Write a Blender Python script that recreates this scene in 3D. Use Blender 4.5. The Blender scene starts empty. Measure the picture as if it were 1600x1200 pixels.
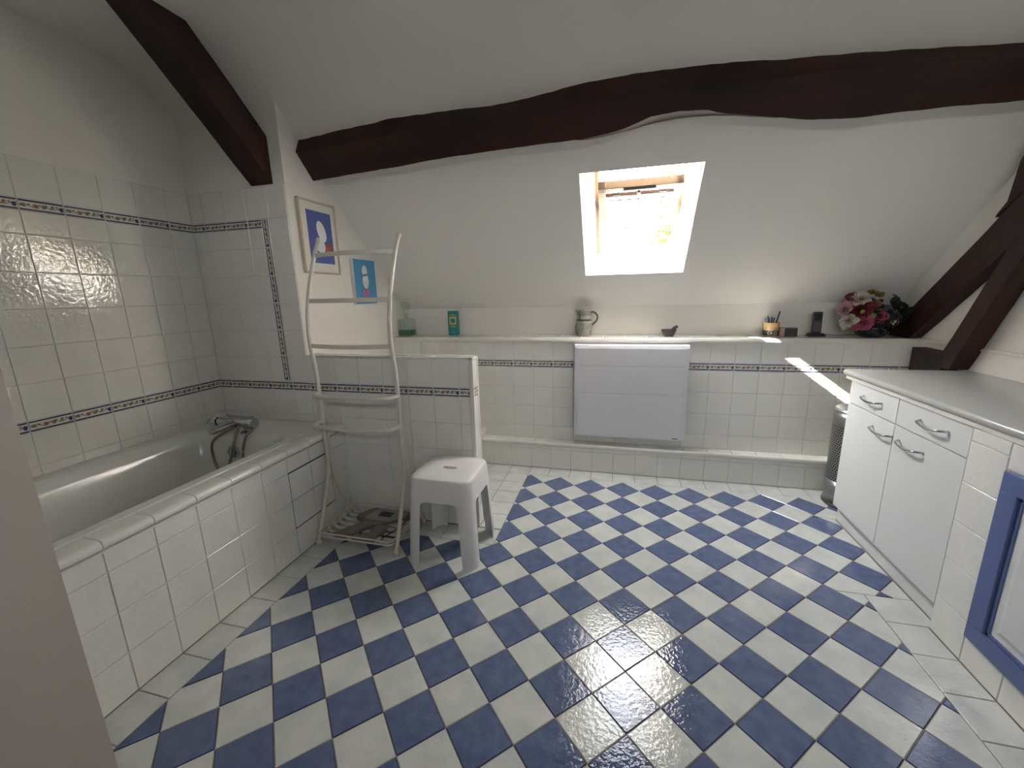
import bpy, bmesh, math, random
from mathutils import Vector, Matrix

# ------------------------------------------------------------------ camera, light, exposure
SC = bpy.context.scene
COL = SC.collection
SC.view_settings.view_transform = 'Standard'
SC.view_settings.look = 'None'
SC.view_settings.exposure = 1.5
SC.view_settings.gamma = 1.0
SC.view_settings.use_curve_mapping = False

CAM = Vector((-0.0608, -1.2502, 1.3072))
YAW, PITCH, ROLL = math.radians(-14.5695), math.radians(-12.3734), math.radians(-1.4094)
FPX = 642.75
fw = Vector((math.sin(YAW)*math.cos(PITCH), math.cos(YAW)*math.cos(PITCH), math.sin(PITCH)))
ri = Vector((math.cos(YAW), -math.sin(YAW), 0))
up = ri.cross(fw)
r2 = ri*math.cos(ROLL) + up*math.sin(ROLL)
u2 = -ri*math.sin(ROLL) + up*math.cos(ROLL)
cd = bpy.data.cameras.new('camera')
cd.sensor_width = 36.0; cd.sensor_fit = 'HORIZONTAL'; cd.lens = 36.0*FPX/1600.0
cd.clip_start = 0.02
cam = bpy.data.objects.new('camera', cd); COL.objects.link(cam)
cam.matrix_world = Matrix(((r2.x, u2.x, -fw.x, CAM.x), (r2.y, u2.y, -fw.y, CAM.y), (r2.z, u2.z, -fw.z, CAM.z), (0, 0, 0, 1)))
SC.camera = cam

world = bpy.data.worlds.new('sky'); SC.world = world
world.use_nodes = True
wn = world.node_tree.nodes; wl = world.node_tree.links
sky = wn.new('ShaderNodeTexSky'); sky.sky_type = 'NISHITA'
sky.sun_disc = False; sky.sun_elevation = math.radians(42); sky.sun_rotation = math.radians(-90)
sky.air_density = 1.0; sky.dust_density = 2.0; sky.ozone_density = 1.5
wn['Background'].inputs['Strength'].default_value = 3.6
hz = wn.new('ShaderNodeHueSaturation'); hz.inputs['Saturation'].default_value = 0.14   # bright hazy sky
wl.new(sky.outputs['Color'], hz.inputs['Color'])
wl.new(hz.outputs['Color'], wn['Background'].inputs['Color'])

sun_d = bpy.data.lights.new('sun', 'SUN'); sun_d.energy = 85.0; sun_d.angle = math.radians(0.6)
sun_d.color = (1.0, 0.95, 0.88)
sun = bpy.data.objects.new('sun', sun_d); COL.objects.link(sun)
SUN_DIR = Vector((1.0, 0.16, -0.905)).normalized()
sun.rotation_euler = SUN_DIR.to_track_quat('-Z', 'Y').to_euler()
sun.location = (-3, 1.5, 5)

# ------------------------------------------------------------------ room numbers (metres)
T = 0.153                       # tile module
XL, XA, XR = -2.5, -1.83, 1.70  # bath wall, alcove wall, right wall
YE, YB, YP = 0.78, 1.75, 1.985  # bath end wall, tiled back wall, plaster crease
ZC = 2.49                       # flat ceiling
SL = 0.935
def slope(y): return 1.19 + SL*(YP - y)
YC = YP - (ZC - 1.19)/SL        # where slope meets flat ceiling
SN = Vector((0, SL, 1)).normalized()     # outward roof normal
ST = Vector((0, 1, -SL)).normalized()    # down the slope

# ------------------------------------------------------------------ helpers
random.seed(4)
def srgb(r, g, b):
    f = lambda c: (c/255/12.92) if c/255 <= 0.04045 else ((c/255+0.055)/1.055)**2.4
    return (f(r), f(g), f(b), 1.0)

def new_mat(name):
    m = bpy.data.materials.new(name); m.use_nodes = True
    return m, m.node_tree.nodes, m.node_tree.links, m.node_tree.nodes['Principled BSDF']

def mat(name, col, rough=0.5, var=0.0, vscale=8.0, bump=0.0, bscale=60.0, metal=0.0, spec=0.5, coat=0.0, bdist=0.002, detail=3.0, col2=None, stretch=None):
    """procedural material: base colour with noise variation, noise bump, in world space"""
    m, n, l, p = new_mat(name)
    p.inputs['Roughness'].default_value = rough
    p.inputs['Metallic'].default_value = metal
    p.inputs['Specular IOR Level'].default_value = spec
    if coat: p.inputs['Coat Weight'].default_value = coat; p.inputs['Coat Roughness'].default_value = 0.08
    geo = n.new('ShaderNodeNewGeometry'); pos = geo.outputs['Position']
    if stretch:
        mp = n.new('ShaderNodeMapping'); mp.inputs['Scale'].default_value = stretch
        l.new(pos, mp.inputs['Vector']); pos = mp.outputs['Vector']
    c2 = col2 if col2 else tuple(max(0, c*(1-var)) for c in col[:3])+(1,)
    t = n.new('ShaderNodeTexNoise'); t.inputs['Scale'].default_value = vscale; t.inputs['Detail'].default_value = detail
    l.new(pos, t.inputs['Vector'])
    r = n.new('ShaderNodeValToRGB'); r.color_ramp.elements[0].position = 0.3; r.color_ramp.elements[1].position = 0.7
    r.color_ramp.elements[0].color = c2; r.color_ramp.elements[1].color = col
    l.new(t.outputs['Fac'], r.inputs['Fac']); l.new(r.outputs['Color'], p.inputs['Base Color'])
    if bump:
        b = n.new('ShaderNodeTexNoise'); b.inputs['Scale'].default_value = bscale; b.inputs['Detail'].default_value = 2.0
        l.new(pos, b.inputs['Vector'])
        bn = n.new('ShaderNodeBump'); bn.inputs['Strength'].default_value = bump; bn.inputs['Distance'].default_value = bdist
        l.new(b.outputs['Fac'], bn.inputs['Height']); l.new(bn.outputs['Normal'], p.inputs['Normal'])
    return m

def glass_mat(name, col=(1, 1, 1, 1), refl=0.12, rough=0.02):
    """thin clear glass: transparent with a Fresnel reflection"""
    m = bpy.data.materials.new(name); m.use_nodes = True
    n, l = m.node_tree.nodes, m.node_tree.links
    n.remove(n['Principled BSDF'])
    tr = n.new('ShaderNodeBsdfTransparent'); tr.inputs['Color'].default_value = col
    gl = n.new('ShaderNodeBsdfGlossy'); gl.inputs['Roughness'].default_value = rough
    lw = n.new('ShaderNodeLayerWeight'); lw.inputs['Blend'].default_value = 0.5
    pw = n.new('ShaderNodeMath'); pw.operation = 'POWER'; pw.inputs[1].default_value = 4.0
    fr = n.new('ShaderNodeMath'); fr.operation = 'MULTIPLY_ADD'; fr.inputs[1].default_value = 0.8; fr.inputs[2].default_value = refl*0.4
    l.new(lw.outputs['Facing'], pw.inputs[0]); l.new(pw.outputs[0], fr.inputs[0])
    mx = n.new('ShaderNodeMixShader')
    l.new(fr.outputs[0], mx.inputs[0]); l.new(tr.outputs[0], mx.inputs[1]); l.new(gl.outputs[0], mx.inputs[2])
    l.new(mx.outputs[0], n['Material Output'].inputs['Surface'])
    return m

class MB:
    def __init__(s): s.v = []; s.f = []; s.mi = []
    def add(s, vs, fs, mi=0):
        o = len(s.v); s.v += [tuple(v) for v in vs]; s.f += [tuple(i+o for i in f) for f in fs]; s.mi += [mi]*len(fs); return s
    def box(s, x0, x1, y0, y1, z0, z1, mi=0):
        return s.add([(x0,y0,z0),(x1,y0,z0),(x1,y1,z0),(x0,y1,z0),(x0,y0,z1),(x1,y0,z1),(x1,y1,z1),(x0,y1,z1)],
                     [(0,3,2,1),(4,5,6,7),(0,1,5,4),(1,2,6,5),(2,3,7,6),(3,0,4,7)], mi)
    def tube(s, pts, r, seg=10, caps=True, closed=False, mi=0):
        P = [Vector(p) for p in pts]; n = len(P); R = r if isinstance(r, (list, tuple)) else [r]*n
        rings = []; prev = None
        for i, p in enumerate(P):
            if closed: t = (P[(i+1) % n]-P[i-1]).normalized()
            else: t = (P[min(i+1, n-1)]-P[max(i-1, 0)]).normalized()
            if prev is None:
                a = Vector((0, 0, 1)) if abs(t.z) < 0.9 else Vector((1, 0, 0))
                u = t.cross(a).normalized()
            else:
                u = (prev - t*prev.dot(t)).normalized()
            prev = u; w = t.cross(u)
            rings.append([p + (u*math.cos(2*math.pi*k/seg)+w*math.sin(2*math.pi*k/seg))*R[i] for k in range(seg)])
        vs = [v for rg in rings for v in rg]; fs = []
        m = n if closed else n-1
        for i in range(m):
            j = (i+1) % n
            for k in range(seg):
                k2 = (k+1) % seg
                fs.append((i*seg+k, i*seg+k2, j*seg+k2, j*seg+k))
        if caps and not closed:
            fs.append(tuple(range(seg-1, -1, -1))); fs.append(tuple((n-1)*seg+k for k in range(seg)))
        return s.add(vs, fs, mi)
    def lathe(s, prof, c=(0,0,0), seg=24, mi=0, axis='z'):
        """prof: (r, z) list from bottom to top"""
        vs = []; fs = []
        for r, z in prof:
            for k in range(seg):
                a = 2*math.pi*k/seg
                q = (r*math.cos(a), r*math.sin(a), z)
                if axis == 'x': q = (z, r*math.cos(a), r*math.sin(a))
                if axis == 'y': q = (r*math.sin(a), z, r*math.cos(a))
                vs.append((c[0]+q[0], c[1]+q[1], c[2]+q[2]))
        n = len(prof)
        for i in range(n-1):
            for k in range(seg):
                k2 = (k+1) % seg
                fs.append((i*seg+k, i*seg+k2, (i+1)*seg+k2, (i+1)*seg+k))
        if prof[0][0] > 1e-6: fs.append(tuple(range(seg-1, -1, -1)))
        if prof[-1][0] > 1e-6: fs.append(tuple((n-1)*seg+k for k in range(seg)))
        return s.add(vs, fs, mi)
    def sphere(s, c, r, seg=12, rings=8, mi=0, sc=(1,1,1)):
        pr = [(math.sin(math.pi*i/rings)*r, -math.cos(math.pi*i/rings)*r) for i in range(rings+1)]
        vs = []; fs = []
        for rr, z in pr:
            for k in range(seg):
                a = 2*math.pi*k/seg; vs.append((c[0]+rr*math.cos(a)*sc[0], c[1]+rr*math.sin(a)*sc[1], c[2]+z*sc[2]))
        for i in range(rings):
            for k in range(seg):
                k2 = (k+1) % seg; fs.append((i*seg+k, i*seg+k2, (i+1)*seg+k2, (i+1)*seg+k))
        return s.add(vs, fs, mi)
    def prism(s, poly, axis, a, b, mi=0):
        """polygon (pairs) extruded along axis from a to b. axis x: pairs are (y,z); y: (x,z); z: (x,y)"""
        def P(q, t):
            return {'x': (t, q[0], q[1]), 'y': (q[0], t, q[1]), 'z': (q[0], q[1], t)}[axis]
        n = len(poly)
        vs = [P(q, a) for q in poly]+[P(q, b) for q in poly]
        fs = [tuple(range(n)), tuple(range(2*n-1, n-1, -1))]+[(i, i+n, (i+1) % n+n, (i+1) % n) for i in range(n)]
        return s.add(vs, fs, mi)
    def build(s, name, mats, parent=None, smooth=False, bevel=0.0, bseg=2, kind=None, auto=None):
        me = bpy.data.meshes.new(name); me.from_pydata(s.v, [], s.f)
        for p, i in zip(me.polygons, s.mi): p.material_index = i
        bm = bmesh.new(); bm.from_mesh(me)
        bmesh.ops.remove_doubles(bm, verts=bm.verts, dist=1e-6)
        bmesh.ops.recalc_face_normals(bm, faces=bm.faces)
        if bevel:
            es = [e for e in bm.edges if len(e.link_faces) == 2 and e.calc_face_angle(0) > 0.6]
            bmesh.ops.bevel(bm, geom=es, offset=bevel, segments=bseg, profile=0.5, affect='EDGES', clamp_overlap=True)
        bm.to_mesh(me); bm.free()
        for m in (mats if isinstance(mats, (list, tuple)) else [mats]): me.materials.append(m)
        if smooth or (auto and not bevel):
            for p in me.polygons: p.use_smooth = True
            if auto:
                try: me.set_sharp_from_angle(angle=auto)
                except Exception: pass
        o = bpy.data.objects.new(name, me); COL.objects.link(o)
        if parent:
            o.parent = parent; o.matrix_parent_inverse = parent.matrix_basis.inverted()
        if kind: o['kind'] = kind
        return o

def tag(o, label, cat, group=None):
    o['label'] = label; o['category'] = cat
    if group: o['group'] = group
    return o
def thing(name, label, cat, loc=(0,0,0), group=None, rz=0.0):
    o = bpy.data.objects.new(name, None); COL.objects.link(o); o.empty_display_size = 0.05
    o.location = loc; o.rotation_euler = (0, 0, rz)
    return tag(o, label, cat, group)
def box(name, m, parent, x0, x1, y0, y1, z0, z1, bevel=0.0, bseg=2, kind=None):
    return MB().box(x0,x1,y0,y1,z0,z1).build(name, m, parent, bevel=bevel, bseg=bseg, kind=kind, auto=0.6 if bevel else None)

# ---- tiles
TILE_CACHE = {}
def clip_poly(poly, a, b, c):
    """keep part of poly where a*x+b*y<=c"""
    out = []
    for i in range(len(poly)):
        p, q = poly[i], poly[(i+1) % len(poly)]
        dp, dq = a*p[0]+b*p[1]-c, a*q[0]+b*q[1]-c
        if dp <= 0: out.append(p)
        if (dp < 0 < dq) or (dq < 0 < dp):
            t = dp/(dp-dq); out.append((p[0]+(q[0]-p[0])*t, p[1]+(q[1]-p[1])*t))
    return out
def clip_rect(poly, x0, x1, y0, y1):
    for a, b, c in ((1,0,x1),(-1,0,-x0),(0,1,y1),(0,-1,-y0)):
        if len(poly) < 3: return []
        poly = clip_poly(poly, a, b, c)
    return poly
def area(poly): return 0.5*sum(poly[i-1][0]*poly[i][1]-poly[i][0]*poly[i-1][1] for i in range(len(poly)))
def inset(poly, d):
    """inset a convex ccw polygon"""
    out = poly
    n = len(poly)
    for i in range(n):
        p, q = poly[i], poly[(i+1) % n]
        ex, ey = q[0]-p[0], q[1]-p[1]; L = math.hypot(ex, ey)
        if L < 1e-6: continue
        nx, ny = ey/L, -ex/L    # outward for ccw
        out = clip_poly(out, nx, ny, nx*p[0]+ny*p[1]-d)
        if len(out) < 3: return []
    return out
def clean(poly):
    out = []
    for q in poly:
        if not out or math.hypot(q[0]-out[-1][0], q[1]-out[-1][1]) > 8e-4: out.append(q)
    if len(out) > 1 and math.hypot(out[0][0]-out[-1][0], out[0][1]-out[-1][1]) < 8e-4: out.pop()
    return out
class Frame:
    def __init__(s, o, u, v):
        s.o, s.u, s.v = Vector(o), Vector(u), Vector(v); s.n = s.u.cross(s.v)
    def m(s, a, b, h=0):
        p = s.o+s.u*a+s.v*b+s.n*h
        return Matrix(((s.u.x,s.v.x,s.n.x,p.x),(s.u.y,s.v.y,s.n.y,p.y),(s.u.z,s.v.z,s.n.z,p.z),(0,0,0,1)))
def tile(parent, fr, poly, mats, thick=0.006, ch=0.0018, name='tile', h=0.0, uvrect=None, jit=0.0):
    poly = clean(poly)
    if len(poly) < 3 or abs(area(poly)) < 2e-5: return None
    if area(poly) < 0: poly = poly[::-1]
    cx = sum(p[0] for p in poly)/len(poly); cy = sum(p[1] for p in poly)/len(poly)
    loc = [(round(p[0]-cx, 4), round(p[1]-cy, 4)) for p in poly]
    uvk = None if uvrect is None else tuple(round(x, 4) for x in (uvrect[0]-cx, uvrect[1]-cx, uvrect[2]-cy, uvrect[3]-cy))
    key = (name, tuple(loc), tuple(m.name for m in mats), thick, ch, uvk)
    me = TILE_CACHE.get(key)
    if me is None:
        ins = clean(inset(loc, ch))
        n = len(loc)
        vs = [(x, y, -thick) for x, y in loc]+[(x, y, -ch*0.8) for x, y in loc]
        fs = [(i, (i+1) % n, (i+1) % n+n, i+n) for i in range(n)]; mi = [len(mats)-1]*n
        if len(ins) == n:
            # match rotation of inset to the outline
            best = min(range(n), key=lambda k: (ins[k][0]-loc[0][0])**2+(ins[k][1]-loc[0][1])**2)
            ins = ins[best:]+ins[:best]
            vs += [(x, y, 0) for x, y in ins]
            for i in range(n):
                fs.append((i+n, (i+1) % n+n, (i+1) % n+2*n, i+2*n)); mi.append(len(mats)-1)
            fs.append(tuple(range(2*n, 3*n))); mi.append(0)
        else:
            fs.append(tuple(range(n, 2*n))); mi.append(0)
        me = bpy.data.meshes.new(name); me.from_pydata(vs, [], fs)
        for p, i in zip(me.polygons, mi): p.material_index = i
        for m in mats: me.materials.append(m)
        if uvk:
            uv = me.uv_layers.new(name='UVMap')
            for lp in me.loops:
                c = me.vertices[lp.vertex_index].co
                uv.data[lp.index].uv = ((c.x-uvk[0])/(uvk[1]-uvk[0]), (c.y-uvk[2])/(uvk[3]-uvk[2]))
        TILE_CACHE[key] = me
    o = bpy.data.objects.new(name, me); COL.objects.link(o); o.parent = parent
    M = fr.m(cx, cy, h)
    if jit:
        M = M @ Matrix.Rotation(random.uniform(-jit, jit), 4, 'X') @ Matrix.Rotation(random.uniform(-jit, jit), 4, 'Y')
    o.matrix_world = M
    return o
GAP = 0.003
def rect_tile(parent, fr, a0, a1, b0, b1, mats, **k):
    g = GAP/2
    if a1-a0 < 0.008 or b1-b0 < 0.008: return None
    return tile(parent, fr, [(a0+g,b0+g),(a1-g,b0+g),(a1-g,b1-g),(a0+g,b1-g)], mats, **k)
def joints(a0, a1, ref, step=T):
    k = math.floor((a0-ref)/step)
    js = [a0]
    x = ref+k*step
    while x < a1-0.006:
        if x > a0+0.006: js.append(x)
        x += step
    js.append(a1)
    return js
def lay(parent, fr, us, vs, mats, skip=None, **k):
    for i in range(len(us)-1):
        for j in range(len(vs)-1):
            if skip and skip((us[i]+us[i+1])/2, (vs[j]+vs[j+1])/2): continue
            rect_tile(parent, fr, us[i], us[i+1], vs[j], vs[j+1], mats, **k)
def lay_border(parent, fr, a0, a1, ref, b0, b1, mats):
    k = math.floor((a0-ref)/T); x = ref+k*T
    while x < a1-0.006:
        u0, u1 = max(x, a0), min(x+T, a1)
        if u1-u0 > 0.008:
            g = GAP/2
            l_, r_ = (u0+g if u0 == x else u0), (u1-g if u1 == x+T else u1)
            tile(parent, fr, [(l_,b0+g),(r_,b0+g),(r_,b1-g),(l_,b1-g)], mats, name='border_tile', uvrect=(x+g, x+T-g, b0+g, b1-g), h=0.001)
        x += T
F_LEFT = Frame((XL, 0, 0), (0,1,0), (0,0,1))
F_END = Frame((0, YE-0.01, 0), (1,0,0), (0,0,1))
F_BACK = Frame((0, YB, 0), (1,0,0), (0,0,1))
F_FLOOR = Frame((0,0,0), (1,0,0), (0,1,0))
# ------------------------------------------------------------------ materials
M_PLASTER = mat('plaster', srgb(236,232,225), 0.85, var=0.04, vscale=2.5, bump=0.12, bscale=35, bdist=0.003)
M_CEIL = mat('ceiling_paint', srgb(236,233,226), 0.85, var=0.03, vscale=1.5, bump=0.08, bscale=20, bdist=0.003)
M_GROUT = mat('wall_grout', srgb(222,218,209), 0.9, var=0.15, vscale=20)
M_FGROUT = mat('floor_grout', srgb(150,140,120), 0.9, var=0.25, vscale=14)
M_TILE = mat('white_glazed_tile', srgb(232,231,225), 0.03, var=0.05, vscale=9, bump=0.28, bscale=60, spec=0.5, bdist=0.004)
M_FWHITE = mat('white_floor_tile', srgb(214,216,211), 0.045, bump=0.26, bscale=68, bdist=0.004, vscale=11, detail=6, col2=srgb(194,199,196))
M_FBLUE = mat('blue_floor_tile', srgb(100,114,146), 0.045, bump=0.26, bscale=68, bdist=0.004, vscale=22, detail=8, col2=srgb(84,96,131))
M_FBEDGE = mat('blue_tile_glaze_edge', srgb(44,52,98), 0.15)
M_TRIM = mat('white_trim', srgb(226,223,214), 0.3, var=0.04, vscale=6)
M_BATH = mat('bath_enamel', srgb(224,226,221), 0.12, var=0.01, vscale=2)
M_WOOD = mat('dark_beam_wood', srgb(56,25,16), 0.5, bump=0.5, bscale=14, bdist=0.01, vscale=5, detail=8, col2=srgb(28,14,10), stretch=(0.35,1.6,1.6), spec=0.35)
M_WOODY = mat('dark_truss_wood', srgb(54,26,18), 0.52, bump=0.5, bscale=16, bdist=0.01, vscale=6, detail=8, col2=srgb(28,15,11), stretch=(1.6,0.6,0.6), spec=0.35)
M_METAL = mat('rack_enamel', srgb(216,210,198), 0.28, var=0.03)
M_CHROME = mat('chrome', srgb(190,192,195), 0.12, metal=1.0)
M_HOSE = mat('hose_metal', srgb(150,140,125), 0.3, metal=1.0, bump=0.4, bscale=300)
M_PLASTIC = mat('white_plastic', srgb(226,224,222), 0.32, var=0.01)
M_RAD = mat('radiator_white', srgb(222,222,225), 0.08, var=0.01)
M_LAM = mat('white_laminate', srgb(218,219,217), 0.3, var=0.01)
M_TOP = mat('worktop_laminate', srgb(176,176,172), 0.2, var=0.02)
M_BLUEP = mat('blue_paint', srgb(92,106,154), 0.35, var=0.06, vscale=10)
M_BLACK = mat('black_plastic', srgb(24,24,26), 0.35)
M_DGREY = mat('dark_grey', srgb(62,62,64), 0.45, var=0.1)
M_GREY = mat('mid_grey', srgb(112,112,112), 0.4, var=0.05)
M_DARKGAP = mat('dark_joint', srgb(24,22,20), 0.9)
M_GLASS = glass_mat('window_glass')

def border_mat():
    m, n, l, p = new_mat('floral_border')
    p.inputs['Roughness'].default_value = 0.12
    uv = n.new('ShaderNodeUVMap'); sep = n.new('ShaderNodeSeparateXYZ'); l.new(uv.outputs['UV'], sep.inputs[0])
    def mth(op, a, b=None):
        x = n.new('ShaderNodeMath'); x.operation = op
        for i, q in enumerate((a, b)):
            if q is None: continue
            if isinstance(q, (int, float)): x.inputs[i].default_value = q
            else: l.new(q, x.inputs[i])
        return x.outputs[0]
    U, V = sep.outputs[0], sep.outputs[1]
    col = None
    def mix(fac, c):
        nonlocal col
        x = n.new('ShaderNodeMix'); x.data_type = 'RGBA'
        l.new(fac, x.inputs[0])
        if col is None: x.inputs[6].default_value = srgb(214,214,206)
        else: l.new(col, x.inputs[6])
        x.inputs[7].default_value = c
        col = x.outputs[2]
    nz = n.new('ShaderNodeTexNoise'); nz.inputs['Scale'].default_value = 14; l.new(uv.outputs['UV'], nz.inputs['Vector'])
    wob = mth('MULTIPLY', mth('SUBTRACT', nz.outputs['Fac'], 0.5), 0.22)
    vine_y = mth('ADD', mth('MULTIPLY', mth('SINE', mth('MULTIPLY', U, 15.0)), 0.12), 0.5)
    vine = mth('LESS_THAN', mth('ABSOLUTE', mth('SUBTRACT', mth('ADD', V, mth('MULTIPLY', wob, 0.4)), vine_y)), 0.035)
    mix(vine, srgb(120,104,84))
    for cx, cy, rx, ry, c in ((0.07,0.50,0.045,0.13,(128,120,96)),(0.12,0.44,0.04,0.09,(112,110,86)),(0.21,0.56,0.03,0.09,(120,104,84)),
                              (0.36,0.46,0.075,0.19,(160,132,122)),(0.37,0.50,0.035,0.10,(128,92,84)),(0.46,0.58,0.04,0.13,(168,148,134)),
                              (0.54,0.45,0.05,0.15,(122,116,90)),(0.59,0.60,0.04,0.10,(112,106,84)),(0.74,0.58,0.045,0.11,(126,112,86)),
                              (0.70,0.42,0.03,0.08,(150,120,96)),(0.83,0.64,0.03,0.06,(110,100,74)),(0.925,0.43,0.055,0.19,(62,72,116)),(0.945,0.54,0.03,0.10,(44,52,92))):
        dx = mth('DIVIDE', mth('SUBTRACT', mth('ADD', U, mth('MULTIPLY', wob, 0.35)), cx), rx)
        dy = mth('DIVIDE', mth('SUBTRACT', mth('ADD', V, wob), cy), ry)
        mix(mth('LESS_THAN', mth('ADD', mth('MULTIPLY', dx, dx), mth('MULTIPLY', dy, dy)), 1.0), srgb(*c))
    av = mth('ABSOLUTE', mth('SUBTRACT', V, 0.5))
    line = mth('MULTIPLY', mth('GREATER_THAN', av, 0.335), mth('LESS_THAN', av, 0.485))
    mix(line, srgb(44,54,106))
    l.new(col, p.inputs['Base Color'])
    return m
M_BORDER = border_mat()
M_BEDGE = mat('border_edge', srgb(206,206,200), 0.2)
TW = [M_TILE]; FWH = [M_FWHITE]; FBL = [M_FBLUE, M_FBEDGE]; BRD = [M_BORDER, M_BEDGE]

# ------------------------------------------------------------------ floor
floor = MB().box(-2.6, 1.85, -2.5, 2.1, -0.12, -0.0025).build('floor', M_FGROUT, kind='structure')
FX0, FX1, FYE, FYK, FYA = -1.493, 1.005, 0.62, 1.515, 0.615
s2 = math.sqrt(0.5)
def field_clip(poly):
    cx = sum(p[0] for p in poly)/4; cy = sum(p[1] for p in poly)/4
    y0 = min(p[1] for p in poly); y1 = max(p[1] for p in poly)
    x0 = min(p[0] for p in poly); x1 = max(p[0] for p in poly)
    res = []
    if y1 <= FYE: res.append(clip_rect(poly, FX0, FX1, -2.4, FYE))
    else:
        if x0 >= -0.673: res.append(clip_rect(poly, -0.673, 1.178 if cy > 0.55 and cx < 1.0 else 1.178, -2.4, FYK))
        elif x1 <= -0.673: res.append(clip_rect(poly, FX0, -0.673, -2.4, FYE))
        else:
            if cy < FYE: res += [clip_rect(poly, FX0, FX1, -2.4, FYE), clip_rect(poly, -0.673, 1.178, FYE, FYK)]
            else: res += [clip_rect(poly, -0.673, 1.178, -2.4, FYK), clip_rect(poly, FX0, -0.673, -2.4, FYE)]
        if x1 > FX1 and y0 < FYA:       # corner by the right border row
            res = [clip_rect(poly, FX0, 1.178, FYA, FYK), clip_rect(poly, FX0, FX1, -2.4, FYA)]
        if y1 > 1.28 and x1 > 1.178: res = [clip_rect(poly, FX0, 1.69, 1.274, FYK), clip_rect(poly, FX0, 1.178, -2.4, 1.274)]
    return [q for q in res if len(q) >= 3]
rest = {0: MB(), 1: MB()}
NFL = 0
for u in range(-30, 30):
    for v in range(-30, 30):
        c = [((a+b)*s2*T, (b-a)*s2*T) for a, b in ((u, v), (u+1, v), (u+1, v+1), (u, v+1))]
        for q in field_clip(c):
            q = inset(q if area(q) > 0 else q[::-1], GAP/2)
            if len(q) < 3 or area(q) < 1e-4: continue
            cx = sum(p[0] for p in q)/len(q); cy = sum(p[1] for p in q)/len(q)
            blue = (u+v) % 2 == 1
            if cy > -0.62 and area(q) > 2.5e-4:
                tile(floor, F_FLOOR, q, FBL if blue else FWH, jit=0.0022); NFL += 1
            else:
                mb = rest[1 if blue else 0]; k = len(q)
                mb.add([(x, y, -0.003) for x, y in q]+[(x, y, 0) for x, y in q], [tuple(range(k, 2*k))]+[(i, (i+1) % k, (i+1) % k+k, i+k) for i in range(k)])
rest[0].build('white_tile_field', M_FWHITE, floor, kind='stuff')
rest[1].build('blue_tile_field', M_FBLUE, floor, kind='stuff')
# straight border rows
lay(floor, F_FLOOR, [-1.63, FX0], joints(-0.70, 0.62, 0.01), FWH, jit=0.002)
lay(floor, F_FLOOR, joints(-1.63, -0.673, -0.673+0.0), [FYE, 0.765], FWH, jit=0.002)
lay(floor, F_FLOOR, joints(-0.673, 1.69, -0.68), [FYK, 1.652], FWH, jit=0.002)
lay(floor, F_FLOOR, [FX1, 1.145], joints(-0.70, 0.4615, FYA, 0.1535), FWH, jit=0.002)
lay(floor, F_FLOOR, [FX1, 1.180], [0.4615, FYA], FWH, jit=0.002)
lay(floor, F_FLOOR, [-1.295, -1.138, -0.982, -0.826, -0.673], [0.93, 1.075, 1.229, 1.375, FYK, 1.652], FWH, jit=0.002)
lay(floor, F_FLOOR, [-0.80, -0.673], [0.774, 0.93], FWH)
print('floor field tiles', NFL)

# ------------------------------------------------------------------ ceiling (slope with skylight hole, flat part)
SX0, SX1, SY0, SY1 = -0.29, 0.34, 1.19, 1.74
def on_slope(x, y, off=0.0):
    return Vector((x, y, slope(y)))+SN*off
mb = MB()
xs = [XL-0.1, SX0, SX1, XR+0.15]; ys = [YP+0.02, SY1, SY0, YC+0.16]
for i in range(3):
    for j in range(3):
        if i == 1 and j == 1: continue
        q = [(xs[i], ys[j]), (xs[i+1], ys[j]), (xs[i+1], ys[j+1]), (xs[i], ys[j+1])]
        mb.add([on_slope(*p) for p in q], [(0,1,2,3)])
RR = 0.16                        # softly rounded change from slope to flat
A_, B_, C_ = (YC+RR, slope(YC+RR)), (YC, ZC), (YC-RR*1.2, ZC)
arc = [((1-t)**2*A_[0]+2*t*(1-t)*B_[0]+t*t*C_[0], (1-t)**2*A_[1]+2*t*(1-t)*B_[1]+t*t*C_[1]) for t in [i/10 for i in range(11)]]
for (ya, za), (yb, zb) in zip(arc, arc[1:]):
    mb.add([(XL-0.1, ya, za), (XR+0.15, ya, za), (XR+0.15, yb, zb), (XL-0.1, yb, zb)], [(0,1,2,3)])
mb.add([(XL-0.1, C_[0], ZC), (XR+0.15, C_[0], ZC), (XR+0.15, -2.5, ZC), (XL-0.1, -2.5, ZC)], [(0,1,2,3)])
ys[3] = YC
# outer shell so that the roof has thickness and lets no light through
for i in range(3):
    for j in range(3):
        if i == 1 and j == 1: continue
        q = [(xs[i], ys[j]), (xs[i+1], ys[j]), (xs[i+1], ys[j+1]), (xs[i], ys[j+1])]
        mb.add([on_slope(*p, off=0.14) for p in q], [(0,3,2,1)])
mb.add([(XL-0.1, YC, ZC+0.2), (XL-0.1, -2.5, ZC+0.2), (XR+0.15, -2.5, ZC+0.2), (XR+0.15, YC, ZC+0.2)], [(0,1,2,3)])
ceiling = mb.build('ceiling', M_CEIL, kind='structure', auto=0.5)

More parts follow.
